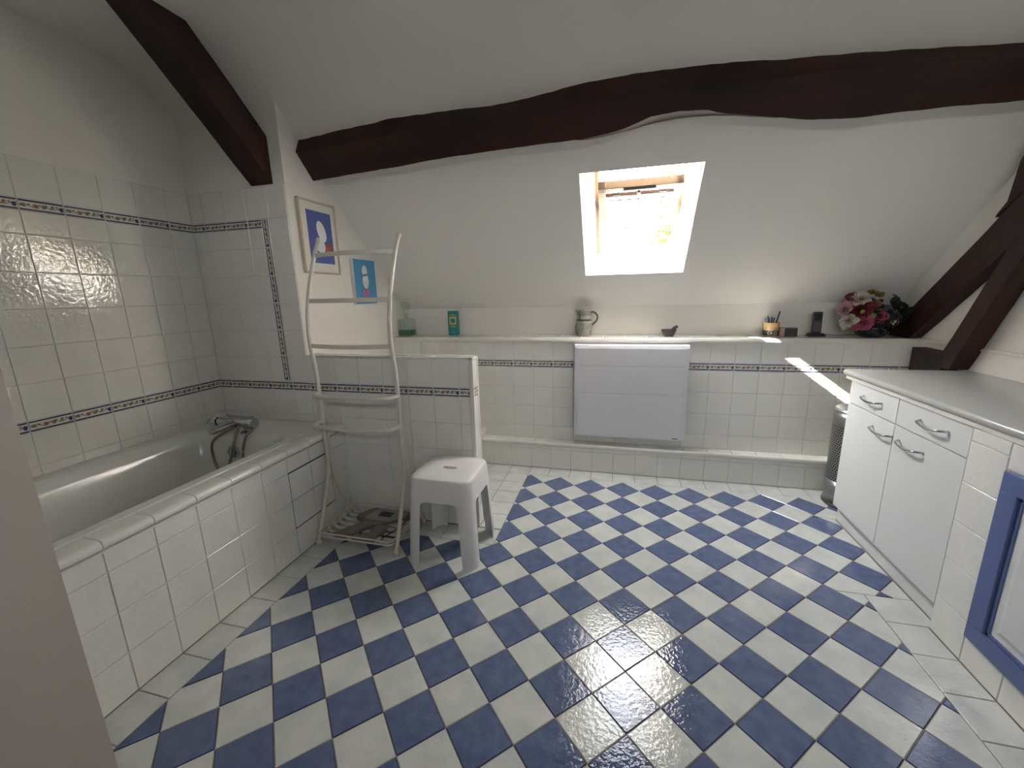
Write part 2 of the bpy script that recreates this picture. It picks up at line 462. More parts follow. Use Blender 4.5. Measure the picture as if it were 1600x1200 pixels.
# ------------------------------------------------------------------ walls
def gpoly(mb, xw0, xw1):
    """gable wall section between x planes following the slope"""
    mb.prism([(-2.5, -0.05), (2.1, -0.05), (2.1, 1.12), (YP+0.03, slope(YP+0.03)), (YC, ZC+0.03), (-2.5, ZC+0.03)], 'x', xw0, xw1)
wall_left = MB(); gpoly(wall_left, XL-0.1, XL-0.008)
wall_left = wall_left.build('wall_left', M_PLASTER, kind='structure')
box('tile_bed', M_GROUT, wall_left, XL-0.0085, XL-0.003, -0.72, YE-0.006, 0.50, 1.912)
LJ = joints(-0.70, YE-0.01, 0.0225)
lay(wall_left, F_LEFT, LJ, [0.575, 0.618, 0.772], TW, jit=0.004)
lay(wall_left, F_LEFT, LJ, [0.822, 0.978, 1.134, 1.290, 1.445, 1.602, 1.699], TW, jit=0.004)
lay(wall_left, F_LEFT, LJ, [1.747, 1.912], TW, jit=0.003)
lay_border(wall_left, F_LEFT, -0.70, YE-0.01, 0.0225, 0.772, 0.822, BRD)
lay_border(wall_left, F_LEFT, -0.70, YE-0.01, 0.0225, 1.699, 1.747, BRD)

wall_end = MB().prism([(YE, -0.05), (2.1, -0.05), (2.1, slope(2.1)+0.03), (YE, slope(YE)+0.03)], 'x', XL-0.1, XA)
wall_end = wall_end.build('wall_bath_end', M_PLASTER, kind='structure')
box('tile_bed', M_GROUT, wall_end, XL-0.003, XA-0.001, YE-0.0065, YE+0.001, 0.50, 1.912)
EJ = [XL]+[-1.4915-T*k for k in range(6, 2, -1)]+[XA]
EJ2 = [XL, -2.4095, -2.2565, -2.1035, -2.0075]
EZ = [0.820, 0.974, 1.129, 1.285, 1.439, 1.593, 1.699]
lay(wall_end, F_END, EJ, [0.575, 0.618, 0.770], TW, jit=0.004)
lay(wall_end, F_END, EJ2, EZ, TW, jit=0.004)
lay(wall_end, F_END, [-1.9625, XA], [0.820, 0.974, 1.129, 1.285, 1.439, 1.593, 1.747], TW, jit=0.004)
lay(wall_end, F_END, EJ, [1.747, 1.912], TW, jit=0.003)
lay_border(wall_end, F_END, XL, XA, -1.4915-6*T, 0.770, 0.820, BRD)
lay_border(wall_end, F_END, XL, -2.0075, -1.4915-6*T, 1.699, 1.745, BRD)
F_ENDV = Frame((0, YE-0.01, 0), (0,0,-1), (1,0,0))
lay_border(wall_end, F_ENDV, -1.747, -0.823, -1.747, -2.0075, -1.9625, BRD)

# half-height partition
PX1, PT = -0.80, 0.985
wall_part = box('wall_partition', M_PLASTER, None, XA+0.0, PX1-0.004, YE+0.0, 0.852, -0.02, PT-0.006, kind='structure')
box('tile_bed', M_GROUT, wall_part, XA, -0.818, YE-0.0065, YE+0.001, 0.0, 0.972)
PJ = [XA+0.0]+[-1.4915+T*k for k in range(-2, 5)]+[-0.82]
lay(wall_part, F_END, PJ, [0.0, 0.153, 0.306, 0.460, 0.615, 0.768], TW, jit=0.004)
lay(wall_part, F_END, PJ, [0.818, 0.972], TW, jit=0.004)
lay_border(wall_part, F_END, XA, -0.82, -1.4915-2*T, 0.768, 0.818, BRD)
F_PE = Frame((PX1, 0, 0), (0,1,0), (0,0,1))
lay(wall_part, F_PE, [0.782, 0.842], [0.0, 0.153, 0.306, 0.460, 0.615, 0.768], TW)
lay(wall_part, F_PE, [0.782, 0.842], [0.818, 0.968], TW)
tile(wall_part, F_PE, [(0.7835,0.7695),(0.8405,0.7695),(0.8405,0.8165),(0.7835,0.8165)], BRD, name='border_tile', uvrect=(0.745,0.895,0.7695,0.8165), h=0.001)
for nm, b in (('edge_trim', (-0.819, PX1+0.003, YE-0.013, YE+0.003, 0.0, PT)), ('edge_trim', (-0.819, PX1+0.003, 0.842, 0.858, 0.0, PT)),
              ('top_trim', (XA, PX1+0.003, YE-0.013, YE+0.006, 0.970, PT)), ('top_trim', (XA, PX1+0.003, 0.838, 0.858, 0.970, PT)), ('top_trim', (-0.815, PX1+0.003, YE, 0.85, 0.97, PT))):
    box(nm, M_TRIM, wall_part, *b, bevel=0.004)
F_PT = Frame((0,0,PT-0.001), (1,0,0), (0,1,0))
lay(wall_part, F_PT, joints(XA, -0.816, -1.4915), [YE+0.006, 0.838], TW)

# back wall (tiled part), ledge shelf, plaster strip
wall_back = box('wall_back', M_PLASTER, None, XA-0.05, XR+0.12, YB+0.006, 2.1, -0.05, 0.955, kind='structure')
wb2 = box('plaster_strip', M_PLASTER, wall_back, XA-0.05, XR+0.12, 1.975, 2.1, 0.955, 1.215)
box('tile_bed', M_GROUT, wall_back, XA, XR, YB+0.003, YB+0.007, 0.0, 0.957)
BJ = joints(XA, XR, -0.98)
skipB = lambda a, b: (a < -0.98-T and b < 0.6)
lay(wall_back, F_BACK, BJ, [0.20, 0.306, 0.460, 0.613, 0.764], TW, skip=skipB, jit=0.004)
lay(wall_back, F_BACK, BJ, [0.815, 0.957], TW, jit=0.004)
lay_border(wall_back, F_BACK, XA, XR, -0.98, 0.764, 0.815, BRD)
shelf = MB().box(XA, XR, YB-0.004, 1.976, 0.950, 0.9825).build('trim_1', M_PLASTER, kind='structure')
MB().prism([(YB-0.016, 0.953), (YB-0.018, 0.958), (YB-0.018, 0.976), (YB-0.012, 0.985), (YB+0.004, 0.985), (YB+0.004, 0.953)], 'x', XA, XR).build('ledge_nosing', M_TRIM, shelf, auto=0.7)
F_SH = Frame((0,0,0.9850), (1,0,0), (0,1,0))
lay(shelf, F_SH, joints(XA, XR, -0.93), [YB+0.004, 1.90, 1.976], TW, thick=0.003)

# kerb along the foot of the back wall
kerb = box('trim_2', M_PLASTER, None, -1.07, XR, 1.658, YB+0.004, -0.02, 0.197, kind='structure')
box('tile_bed', M_GROUT, kerb, -1.07, XR, 1.6555, 1.659, 0.0, 0.19)
F_KB = Frame((0, 1.652, 0), (1,0,0), (0,0,1))
lay(kerb, F_KB, joints(-1.07, XR, -0.985), [0.0, 0.153, 0.178], TW, jit=0.005)
MB().prism([(1.648, 0.180), (1.646, 0.186), (1.646, 0.199), (1.651, 0.206), (1.664, 0.206), (1.664, 0.180)], 'x', -1.07, XR).build('kerb_nosing', M_TRIM, kerb, auto=0.7)
F_KT = Frame((0,0,0.203), (1,0,0), (0,1,0))
lay(kerb, F_KT, joints(-1.07, XR, -0.96), [1.664, YB], TW, thick=0.005)
plumb = box('trim_3', M_PLASTER, None, XA, -1.075, 1.60, YB+0.004, -0.02, 0.262, kind='structure')
box('edge_trim', M_TRIM, plumb, -1.090, -1.058, 1.592, YB, 0.245, 0.270, bevel=0.006)
F_PL = Frame((-1.066, 0, 0), (0,1,0), (0,0,1))
lay(plumb, F_PL, [1.60, YB], [0.0, 0.153, 0.245], TW)

# right wall with a thin ledge
wall_right = MB(); gpoly(wall_right, XR, XR+0.1)
wall_right = wall_right.build('wall_right', M_PLASTER, kind='structure')
led = MB().box(XR-0.014, XR+0.01, -1.2, YB+0.0, 0.86, 0.972).build('trim_4', M_PLASTER, kind='structure')
MB().prism([(XR-0.022, 0.972), (XR-0.024, 0.980), (XR-0.018, 0.990), (XR+0.005, 0.990), (XR+0.005, 0.972)], 'y', -1.2, YB-0.002).build('ledge_nosing', M_TRIM, led, auto=0.7)

# the near end of the bath niche and the walls behind the camera
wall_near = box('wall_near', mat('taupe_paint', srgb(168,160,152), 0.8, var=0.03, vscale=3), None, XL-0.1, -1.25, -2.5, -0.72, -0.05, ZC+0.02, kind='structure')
RW = (-0.60, 1.40, 2.00, 2.16)      # unseen high window added for fill light, behind the camera: x0, x1, z0, z1
mb = MB()
for b in ((-1.3, RW[0], -0.05, ZC+0.02), (RW[1], XR+0.1, -0.05, ZC+0.02), (RW[0], RW[1], -0.05, RW[2]), (RW[0], RW[1], RW[3], ZC+0.02)):
    mb.box(b[0], b[1], -2.55, -2.42, b[2], b[3])
wall_rear = mb.build('wall_rear', M_PLASTER, kind='structure')
fill_win = bpy.data.objects.new('added_fill_window', None); COL.objects.link(fill_win); fill_win['kind'] = 'structure'
f2 = 0.03
for b in ((RW[0], RW[1], RW[2], RW[2]+f2), (RW[0], RW[1], RW[3]-f2, RW[3]), (RW[0], RW[0]+f2, RW[2]+f2, RW[3]-f2), (RW[1]-f2, RW[1], RW[2]+f2, RW[3]-f2)):
    box('frame_bar', M_TRIM, fill_win, b[0], b[1], -2.52, -2.46, b[2], b[3], bevel=0.004)
box('pane', M_GLASS, fill_win, RW[0]+f2, RW[1]-f2, -2.492, -2.488, RW[2]+f2, RW[3]-f2)
pd = bpy.data.lights.new('fill_window_portal', 'AREA'); pd.shape = 'RECTANGLE'; pd.size = RW[1]-RW[0]; pd.size_y = RW[3]-RW[2]; pd.cycles.is_portal = True
po = bpy.data.objects.new('fill_window_portal', pd); COL.objects.link(po)
po.location = ((RW[0]+RW[1])/2, -2.53, (RW[2]+RW[3])/2); po.rotation_euler = Vector((0,1,0)).to_track_quat('-Z', 'Z').to_euler()
# ------------------------------------------------------------------ skylight
M_REVEAL = mat('reveal_paint', srgb(232,230,224), 0.7, var=0.02)
M_PINE = mat('pale_window_wood', srgb(150,122,92), 0.45, var=0.12, vscale=14, stretch=(0.4,2,2))
M_BROWN = mat('brown_window_rail', srgb(78,52,40), 0.5, var=0.1)
M_ALU = mat('grey_window_metal', srgb(96,98,104), 0.4, metal=0.6)
OUT = 0.20
WX0, WX1 = -0.222, 0.288            # glazing frame, inner faces
def P_open(x, y): return on_slope(x, y)
def P_win(x, s_):                    # s_ along the slope from the upper edge, on the frame plane
    return on_slope(x, 1.19)+SN*OUT+ST*s_
SLEN = (SY1-SY0)*math.hypot(1, SL)
win = bpy.data.objects.new('window_1', None); COL.objects.link(win); win['kind'] = 'structure'
o4 = [P_open(SX0, SY0), P_open(SX1, SY0), P_open(SX1, SY1), P_open(SX0, SY1)]
w4 = [P_win(WX0, 0.0), P_win(WX1, 0.0), P_win(WX1, SLEN), P_win(WX0, SLEN)]
mb = MB()
for i in range(4):
    j = (i+1) % 4
    mb.add([o4[i], o4[j], w4[j], w4[i]], [(0,1,2,3)])
    e = [(o4[k]+(o4[k]-sum(o4, Vector())/4).normalized()*0.06+SN*0.004) for k in (i, j)]
    f_ = [(w4[k]+(w4[k]-sum(w4, Vector())/4).normalized()*0.12) for k in (i, j)]
    mb.add([o4[i], o4[j], e[1], e[0]], [(0,1,2,3)])
    mb.add([e[0], e[1], f_[1], f_[0]], [(0,1,2,3)])
mb.build('reveal', M_REVEAL, win)
def bar(name, m, parent, x0, x1, s0, s1, h0, h1, base=None, bevel=0.003):
    """bar in window space: x, along-slope s, outward h (from the frame plane)"""
    b = base or (lambda x, s_, h: P_win(x, s_)+SN*h)
    vs = [b(x, s_, h) for h in (h0, h1) for x, s_ in ((x0, s0), (x1, s0), (x1, s1), (x0, s1))]
    return MB().add(vs, [(0,3,2,1),(4,5,6,7),(0,1,5,4),(1,2,6,5),(2,3,7,6),(3,0,4,7)]).build(name, m, parent, bevel=bevel, auto=0.6)
fr = MB()
bar('frame_stile', M_PINE, win, WX0-0.03, WX0+0.022, -0.02, SLEN+0.02, 0.0, 0.06)
bar('frame_stile', M_PINE, win, WX1-0.022, WX1+0.03, -0.02, SLEN+0.02, 0.0, 0.06)
bar('frame_rail', M_REVEAL, win, WX0, WX1, SLEN-0.018, SLEN+0.03, 0.0, 0.06)
bar('frame_rail', M_REVEAL, win, WX0, WX1, -0.03, 0.022, 0.0, 0.06)
# centre-pivot sash, swung open
TH = math.radians(33)
PIV = P_win(0.033, SLEN/2+0.03)+SN*0.03
sd = ST*math.cos(TH)+SN*math.sin(TH); sn_ = SN*math.cos(TH)-ST*math.sin(TH)
def sash(x, s_, h): return Vector((x, PIV.y, PIV.z))+sd*s_+sn_*h
HS = SLEN/2-0.02
sx0, sx1 = WX0+0.028, WX1-0.028
sa = bar('sash', M_PINE, win, sx0, sx0+0.04, -HS, HS, -0.02, 0.025, sash)
bar('sash_stile', M_PINE, sa, sx1-0.04, sx1, -HS, HS, -0.02, 0.025, sash)
bar('sash_rail', M_PINE, sa, sx0, sx1, -HS, -HS+0.055, -0.02, 0.025, sash)
bar('sash_rail', M_ALU, sa, sx0, sx1, HS-0.03, HS, -0.02, 0.025, sash)
bar('vent_flap', M_GREY, sa, sx0+0.14, sx1-0.14, -HS+0.012, -HS+0.03, -0.030, -0.018, sash)
bar('blind_rail', M_BROWN, sa, sx0+0.04, sx1-0.04, -HS+0.105, -HS+0.135, -0.02, 0.0, sash)
for x in (sx0+0.10, sx1-0.10): bar('hinge', M_DGREY, sa, x-0.02, x+0.02, -HS+0.078, -HS+0.09, -0.025, -0.01, sash)
bar('latch', M_BROWN, sa, 0.02, 0.04, -HS+0.055, -HS+0.12, -0.03, -0.015, sash)
rod = MB().tube([sash(sx0+0.04, -HS+0.17, -0.02), sash(sx1-0.04, -HS+0.17, -0.02)], 0.004, 8)
for x in (sx0+0.06, 0.033, sx1-0.06): rod.tube([sash(x, -HS+0.13, -0.015), sash(x, -HS+0.17, -0.02)], 0.003, 6)
rod.build('blind_rod', M_ALU, sa)
bar('pane', M_GLASS, sa, sx0+0.035, sx1-0.035, -HS+0.05, HS-0.025, 0.006, 0.010, sash, bevel=0)
# outer flashing collar of the roof window
bar('flashing', M_ALU, win, WX0-0.14, WX0-0.03, -0.12, SLEN+0.12, -0.08, 0.055)
bar('flashing', M_ALU, win, WX1+0.03, WX1+0.14, -0.12, SLEN+0.12, -0.08, 0.055)
bar('flashing', M_ALU, win, WX0-0.03, WX1+0.03, -0.12, -0.03, -0.08, 0.055)
bar('flashing', M_ALU, win, WX0-0.03, WX1+0.03, SLEN+0.03, SLEN+0.12, -0.08, 0.045)
# light portal: lets the renderer sample the real sky through the opening
pd = bpy.data.lights.new('skylight_portal', 'AREA'); pd.shape = 'RECTANGLE'; pd.size = WX1-WX0+0.06; pd.size_y = SLEN+0.06
pd.cycles.is_portal = True
po = bpy.data.objects.new('skylight_portal', pd); COL.objects.link(po)
pc = P_win((WX0+WX1)/2, SLEN/2)+SN*0.065
zax = SN; xax = Vector((1,0,0)); yax = zax.cross(xax)
po.matrix_world = Matrix(((xax.x,yax.x,zax.x,pc.x),(xax.y,yax.y,zax.y,pc.y),(xax.z,yax.z,zax.z,pc.z),(0,0,0,1)))

# ------------------------------------------------------------------ timber
n_ = Vector((0, SL, 1)); c0 = 1.19+SL*YP
def px_ray(x, y): return (r2*((x-800)/FPX)+u2*((600-y)/FPX)+fw)
def hit_slope(x, y, off):            # where a sight line meets the plane lying off metres under the roof slope
    d = px_ray(x, y); c = c0+off*n_.length
    return CAM+d*((c-n_.dot(CAM))/n_.dot(d))
def interp(tab, x):
    if x <= tab[0][0]:
        a, b = tab[0], tab[1]
    elif x >= tab[-1][0]: a, b = tab[-2], tab[-1]
    else:
        for a, b in zip(tab, tab[1:]):
            if a[0] <= x <= b[0]: break
    t = (x-a[0])/(b[0]-a[0]); return a[1]+(b[1]-a[1])*t
def along(pts, off): # (X, distance down slope) from sight lines on the measured plane
    out = []
    for q in pts:
        h = hit_slope(q[0], q[1], off); out.append((h.x, (h-on_slope(0, SY0)).dot(ST)))
    return sorted(out)
TP = along([(473,218),(600,187),(800,160),(900,132),(1000,114),(1150,97),(1300,86),(1450,75),(1600,66)], 0.0)
TE = along([(464,237),(550,220),(700,196),(800,176),(900,160),(1000,140),(1150,130),(1300,112),(1450,98),(1600,88)], -0.075)
TB = along([(489,283),(600,264),(700,246),(800,232),(860,224),(910,218.5),(970,202.5),(1015,182.5),(1060,174),(1105,171),(1125,176),(1200,183),(1260,187),(1340,184),(1400,175),(1500,165),(1600,158)], -0.085)
TU = along([(489,283),(600,264),(700,246),(800,233),(860,226),(930,216),(980,204),(1015,194),(1050,186.5),(1080,182.5),(1120,180),(1150,181),(1260,187),(1400,176),(1500,166),(1600,159)], 0.0)
mb = MB(); N = 90; random.seed(11)
wob = [0]*4
for i in range(N+1):
    x = XA-0.01+(XR+0.02-XA)*i/N
    xc = max(min(x, 1.36), -1.80)
    wob = [w*0.7+random.uniform(-0.0022, 0.0022) for w in wob]
    def P(tab, off, k, dx=0):
        return on_slope(x, SY0, off+wob[k]*0.6)+ST*(interp(tab, xc)+wob[k])
    hid = x > 0.62 or x < -0.30
    mb.v += [tuple(P(TP, 0.03, 0)), tuple(P(TP, 0.0, 0)), tuple(P(TE, -0.075, 1)), tuple(P(TB, -0.085, 2)), tuple(P(TB, -0.07, 2)+ST*0.006),
             tuple(P(TU, 0.0, 3)-(ST*0.05 if hid else ST*0)), tuple(P(TU, 0.03, 3)-(ST*0.05 if hid else ST*0))]
K = 7
for i in range(N):
    for k in range(K):
        mb.f.append((i*K+k, i*K+(k+1) % K, (i+1)*K+(k+1) % K, (i+1)*K+k)); mb.mi.append(0)
mb.f += [tuple(range(K)), tuple(N*K+k for k in range(K-1, -1, -1))]; mb.mi += [0, 0]
tag(mb.build('roof_purlin', M_WOOD, auto=0.5), 'long dark wavy roof beam running level across the sloping ceiling above the skylight', 'beam')

def rough_beam(name, prof0, prof1, axis_pts, m, label=None, parent=None, nseg=16, amp=0.004, seed=1):
    """beam lofted between two closed profiles (lists of points), with hand-hewn waviness"""
    random.seed(seed)
    mb = MB(); K = len(prof0); w = [Vector()]*K
    for i in range(nseg+1):
        t = i/nseg
        for k in range(K):
            w[k] = w[k]*0.7+Vector([random.uniform(-amp, amp) for _ in range(3)])*0.6
            mb.v.append(tuple(Vector(prof0[k]).lerp(Vector(prof1[k]), t)+(w[k] if 0 < i < nseg else Vector())))
    for i in range(nseg):
        for k in range(K):
            mb.f.append((i*K+k, i*K+(k+1) % K, (i+1)*K+(k+1) % K, (i+1)*K+k)); mb.mi.append(0)
    mb.f += [tuple(range(K)), tuple(nseg*K+k for k in range(K-1, -1, -1))]; mb.mi += [0, 0]
    o = mb.build(name, m, parent, auto=0.5)
    if label: tag(o, label, 'beam')
    return o
def yz(x0, x1, bot, top):   # rectangle profile at one end: bot=(y,z), top=(y,z)
    return [(x0, *bot), (x1, *bot), (x1, *top), (x0, *top)]
rough_beam('roof_rafter', yz(-2.05, -1.905, (0.779, 1.922), (0.779, 2.157)), yz(-2.05, -1.905, (0.03, 2.64), (0.23, 2.66)), None, M_WOODY,
           'dark diagonal beam coming down to the white wall above the bath', nseg=18, amp=0.003, seed=3)
# right-hand truss: principal rafter with a cleat, leg, and sawn tie-beam stub
rough_beam('roof_rafter', yz(1.635, XR-0.005, (1.74, 0.987), (1.955, 0.987)), yz(1.635, XR-0.005, (0.55, 1.99), (0.70, 2.12)), None, M_WOODY,
           'dark sloping truss beam rising from the ledge beside the flowers', nseg=20, amp=0.003, seed=5)
cl = MB().prism([(1.30, 1.60), (1.245, 1.665), (1.222, 1.825), (1.16, 1.94), (1.00, 1.99), (0.98, 1.88), (1.12, 1.72)], 'x', 1.630, XR-0.004).build('purlin_cleat', M_WOODY, None, bevel=0.006)
tag(cl, 'dark wooden cleat on the truss beam under the roof purlin by the right wall', 'beam')
rough_beam('truss_leg', yz(1.60, XR-0.018, (1.33, 0.870), (1.44, 0.870)), yz(1.615, XR-0.006, (0.795, 1.98), (0.890, 1.98)), None, M_WOODY,
           'dark slanting truss leg standing on the sawn stub behind the worktop', nseg=20, amp=0.0035, seed=8)
st = rough_beam('tie_beam_stub', [(1.615, 1.655, 0.78), (XR-0.015, 1.655, 0.78), (XR-0.015, 1.655, 0.946), (1.615, 1.655, 0.946)],
           [(1.608, 1.40, 0.78), (XR-0.015, 1.40, 0.78), (XR-0.015, 1.40, 0.94), (1.608, 1.40, 0.94)], None, M_WOODY,
           'short sawn off stub of a brown beam at the foot of the slanting truss leg', nseg=8, amp=0.003, seed=9)
# ------------------------------------------------------------------ bath, surround, tap
def rrect(x0, x1, y0, y1, r, z, n=6):
    pts = []
    for cx, cy, a0 in ((x1-r, y1-r, 0), (x0+r, y1-r, 90), (x0+r, y0+r, 180), (x1-r, y0+r, 270)):
        for k in range(n+1):
            a = math.radians(a0+90*k/n); pts.append((cx+r*math.cos(a), cy+r*math.sin(a), z))
    return pts
def loft(name, rings, m, parent, cap_last=True, cap_first=False, **k):
    mb = MB(); n = len(rings[0])
    for rg in rings: mb.v += [tuple(p) for p in rg]
    for i in range(len(rings)-1):
        for a in range(n):
            b = (a+1) % n
            mb.f.append((i*n+a, i*n+b, (i+1)*n+b, (i+1)*n+a)); mb.mi.append(0)
    if cap_last: mb.f.append(tuple((len(rings)-1)*n+a for a in range(n))); mb.mi.append(0)
    if cap_first: mb.f.append(tuple(range(n-1, -1, -1))); mb.mi.append(0)
    return mb.build(name, m, parent, **k)
RZ = 0.575
bath = thing('bathtub', 'white enamel bathtub set into the tiled surround', 'bathtub', (-2.08, 0.0, 0.02))
rg = [rrect(XL+0.003, -1.708, -0.715, YE-0.012, 0.01, RZ-0.03), rrect(XL+0.003, -1.708, -0.715, YE-0.012, 0.01, RZ-0.004), rrect(XL+0.006, -1.712, -0.711, YE-0.016, 0.012, RZ+0.005),
      rrect(-2.41, -1.742, -0.60, 0.52, 0.12, RZ+0.009), rrect(-2.395, -1.752, -0.59, 0.508, 0.12, RZ+0.008),
      rrect(-2.378, -1.764, -0.57, 0.492, 0.13, RZ-0.016), rrect(-2.36, -1.775, -0.55, 0.483, 0.13, RZ-0.05), rrect(-2.34, -1.785, -0.50, 0.475, 0.14, RZ-0.15),
      rrect(-2.31, -1.80, -0.42, 0.455, 0.15, RZ-0.30), rrect(-2.27, -1.83, -0.36, 0.42, 0.15, RZ-0.39), rrect(-2.20, -1.90, -0.30, 0.36, 0.14, RZ-0.42)]
loft('shell', rg, M_BATH, bath, auto=0.9)
ov = MB().lathe([(0.0,0.006),(0.028,0.006),(0.036,0.0),(0.036,-0.006)][::-1], (-2.13, 0.470, 0.480), 24, axis='y')
ov.build('overflow_ring', M_CHROME, bath, smooth=True)
ovk = MB(); ovk.lathe([(0.024,-0.004),(0.024,-0.022),(0.018,-0.026),(0.0,-0.026)], (-2.13, 0.470, 0.480), 20, axis='y'); ovk.build('overflow_knob', M_CHROME, bath, auto=0.6)

BX = -1.63
sur = thing('bath_surround', 'white tiled front panel along the side of the bathtub with rounded edge tiles', 'bath surround', (BX, 0.0, 0.0))
box('core', M_GROUT, sur, -1.705, BX-0.004, -0.715, YE-0.011, 0.0, 0.545)
F_BF = Frame((BX, 0, 0), (0,1,0), (0,0,1))
SJ = joints(-0.712, YE-0.011, 0.0105)
acc = lambda a, b: 0.316 < a < 0.622 and 0.155 < b < 0.457
_lt = tile
def tile_in(par, fr_, poly, mats, **k):
    """tile under a thing whose base is not at the origin"""
    o = _lt(None, fr_, poly, mats, **k)
    if o:
        mw = o.matrix_basis.copy(); o.parent = par; o.matrix_parent_inverse = par.matrix_basis.inverted(); o.matrix_basis = mw
    return o
def lay_in(par, fr_, us, vs, mats, skip=None, **k):
    g = GAP/2
    for i in range(len(us)-1):
        for j in range(len(vs)-1):
            if us[i+1]-us[i] < 0.008 or vs[j+1]-vs[j] < 0.008: continue
            if skip and skip((us[i]+us[i+1])/2, (vs[j]+vs[j+1])/2): continue
            tile_in(par, fr_, [(us[i]+g,vs[j]+g),(us[i+1]-g,vs[j]+g),(us[i+1]-g,vs[j+1]-g),(us[i]+g,vs[j+1]-g)], mats, **k)
lay_in(sur, F_BF, SJ, [0.0, 0.153, 0.306, 0.459, 0.533], TW, skip=acc, jit=0.004)
pan = box('access_panel', M_DARKGAP, sur, BX-0.0045, BX-0.003, 0.313, 0.626, 0.152, 0.460)
lay_in(pan, F_BF, [0.317, 0.470, 0.621], [0.157, 0.307, 0.455], TW, h=0.001)
# rounded edge tiles along the rim
prof = [(-1.706, 0.545), (-1.706, 0.5765), (-1.650, 0.5775), (-1.632, 0.576), (-1.622, 0.570), (-1.618, 0.560), (-1.620, 0.549), (-1.626, 0.543), (-1.634, 0.541)]
CJ = SJ
MB().box(-1.640, -1.6225, -0.712, YE-0.011, 0.5335, 0.5395).build('edge_bead', M_TRIM, sur)
for a, b in zip(CJ, CJ[1:]):
    MB().prism(prof, 'y', a+0.0015, b-0.0015).build('edge_tile', M_TILE, sur, auto=0.9)

tap = thing('bath_mixer_tap', 'chrome bath mixer tap with looped shower hose on the bath rim', 'tap', (-2.14, 0.53, 0.586))
ty, tz = 0.500, 0.640
body = MB().lathe([(0.0,0),(0.022,0.002),(0.024,0.006),(0.024,0.206),(0.0,0.206)], (-2.235, ty, tz), 24, axis='x'); body.build('body', M_CHROME, tap, auto=0.5)
MB().lathe([(0.0,0),(0.027,0.001),(0.029,0.005),(0.029,0.040),(0.025,0.046),(0.0,0.046)], (-2.030, ty, tz), 24, axis='x').build('temperature_knob', M_CHROME, tap, auto=0.5)
MB().lathe([(0.0,0),(0.024,0.001),(0.026,0.004),(0.026,0.038),(0.0,0.040)], (-2.276, ty, tz), 24, axis='x').build('flow_knob', M_CHROME, tap, auto=0.5)
MB().tube([(-2.276, ty, tz+0.026), (-2.292, ty-0.012, tz+0.010), (-2.30, ty-0.02, tz-0.008)], 0.005, 8).build('flow_lever', M_CHROME, tap, smooth=True)
MB().tube([(-2.115, ty, tz+0.0), (-2.128, ty-0.06, tz-0.004), (-2.142, ty-0.135, tz-0.012)], [0.021, 0.020, 0.020], 18).build('spout', M_CHROME, tap, auto=0.6)
for x in (-2.20, -2.06): MB().lathe([(0.026,0.0),(0.026,0.006),(0.012,0.012),(0.012,0.042)], (x, ty+0.0, 0.586), 16).build('pillar', M_CHROME, tap, auto=0.5)
MB().box(-2.232, -2.03, ty-0.005, ty+0.045, tz+0.022, tz+0.028).build('top_plate', M_CHROME, tap, bevel=0.002)
def cr(pts, n=8):
    P = [Vector(p) for p in pts]; out = []
    for i in range(len(P)-1):
        a, b, c, d = P[max(i-1,0)], P[i], P[i+1], P[min(i+2,len(P)-1)]
        for k in range(n):
            t = k/n
            out.append(0.5*((2*b)+(c-a)*t+(2*a-5*b+4*c-d)*t*t+(3*b-a-3*c+d)*t**3))
    out.append(P[-1]); return out
MB().tube(cr([(-2.112, ty, tz-0.02), (-2.135, ty-0.05, tz-0.035), (-2.185, ty-0.10, 0.555), (-2.195, ty-0.10, 0.45), (-2.165, ty-0.10, 0.372), (-2.145, ty-0.09, 0.372), (-2.105, ty-0.08, 0.455), (-2.083, ty-0.06, 0.55), (-2.085, ty-0.02, tz-0.02)]), 0.0072, 10).build('shower_hose', M_HOSE, tap, smooth=True)
MB().tube(cr([(-1.995, ty, tz-0.02), (-1.985, ty-0.03, tz-0.028), (-1.995, ty-0.06, 0.590), (-2.012, ty-0.075, 0.52), (-2.018, ty-0.08, 0.47)]), 0.007, 10).build('outlet_hose', M_HOSE, tap, smooth=True)
MB().tube([(-2.018, ty-0.08, 0.475), (-2.020, ty-0.08, 0.44)], 0.010, 12).build('hose_nut', M_CHROME, tap, auto=0.5)

# ------------------------------------------------------------------ radiator
rad = thing('wall_radiator', 'flat glossy white electric panel radiator hung on the tiled back wall', 'radiator', (0.03, 1.70, 0.27))
R0, R1, RZ0, RZ1 = -0.355, 0.407, 0.268, 0.948
MB().prism([(1.728, RZ0+0.01), (1.675, RZ0), (1.667, RZ0+0.004), (1.662, RZ0+0.014), (1.662, RZ1-0.024), (1.668, RZ1-0.006), (1.680, RZ1), (1.728, RZ1-0.004)], 'x', R0, R1).build('casing', M_RAD, rad, bevel=0.006, auto=0.5)
zs = [RZ0+0.026, 0.603, 0.800, RZ1-0.026]
for a, b in zip(zs, zs[1:]):
    box('front_panel', M_RAD, rad, R0+0.026, R1-0.022, 1.6575, 1.666, a+0.0018, b-0.0018, bevel=0.0006)
for x in (-0.2, 0.25): box('wall_bracket', M_GREY, rad, x-0.02, x+0.02, 1.72, YB-0.001, 0.35, 0.85)
box('badge', M_DGREY, rad, 0.326, 0.362, 1.6570, 1.658, 0.289, 0.2945)

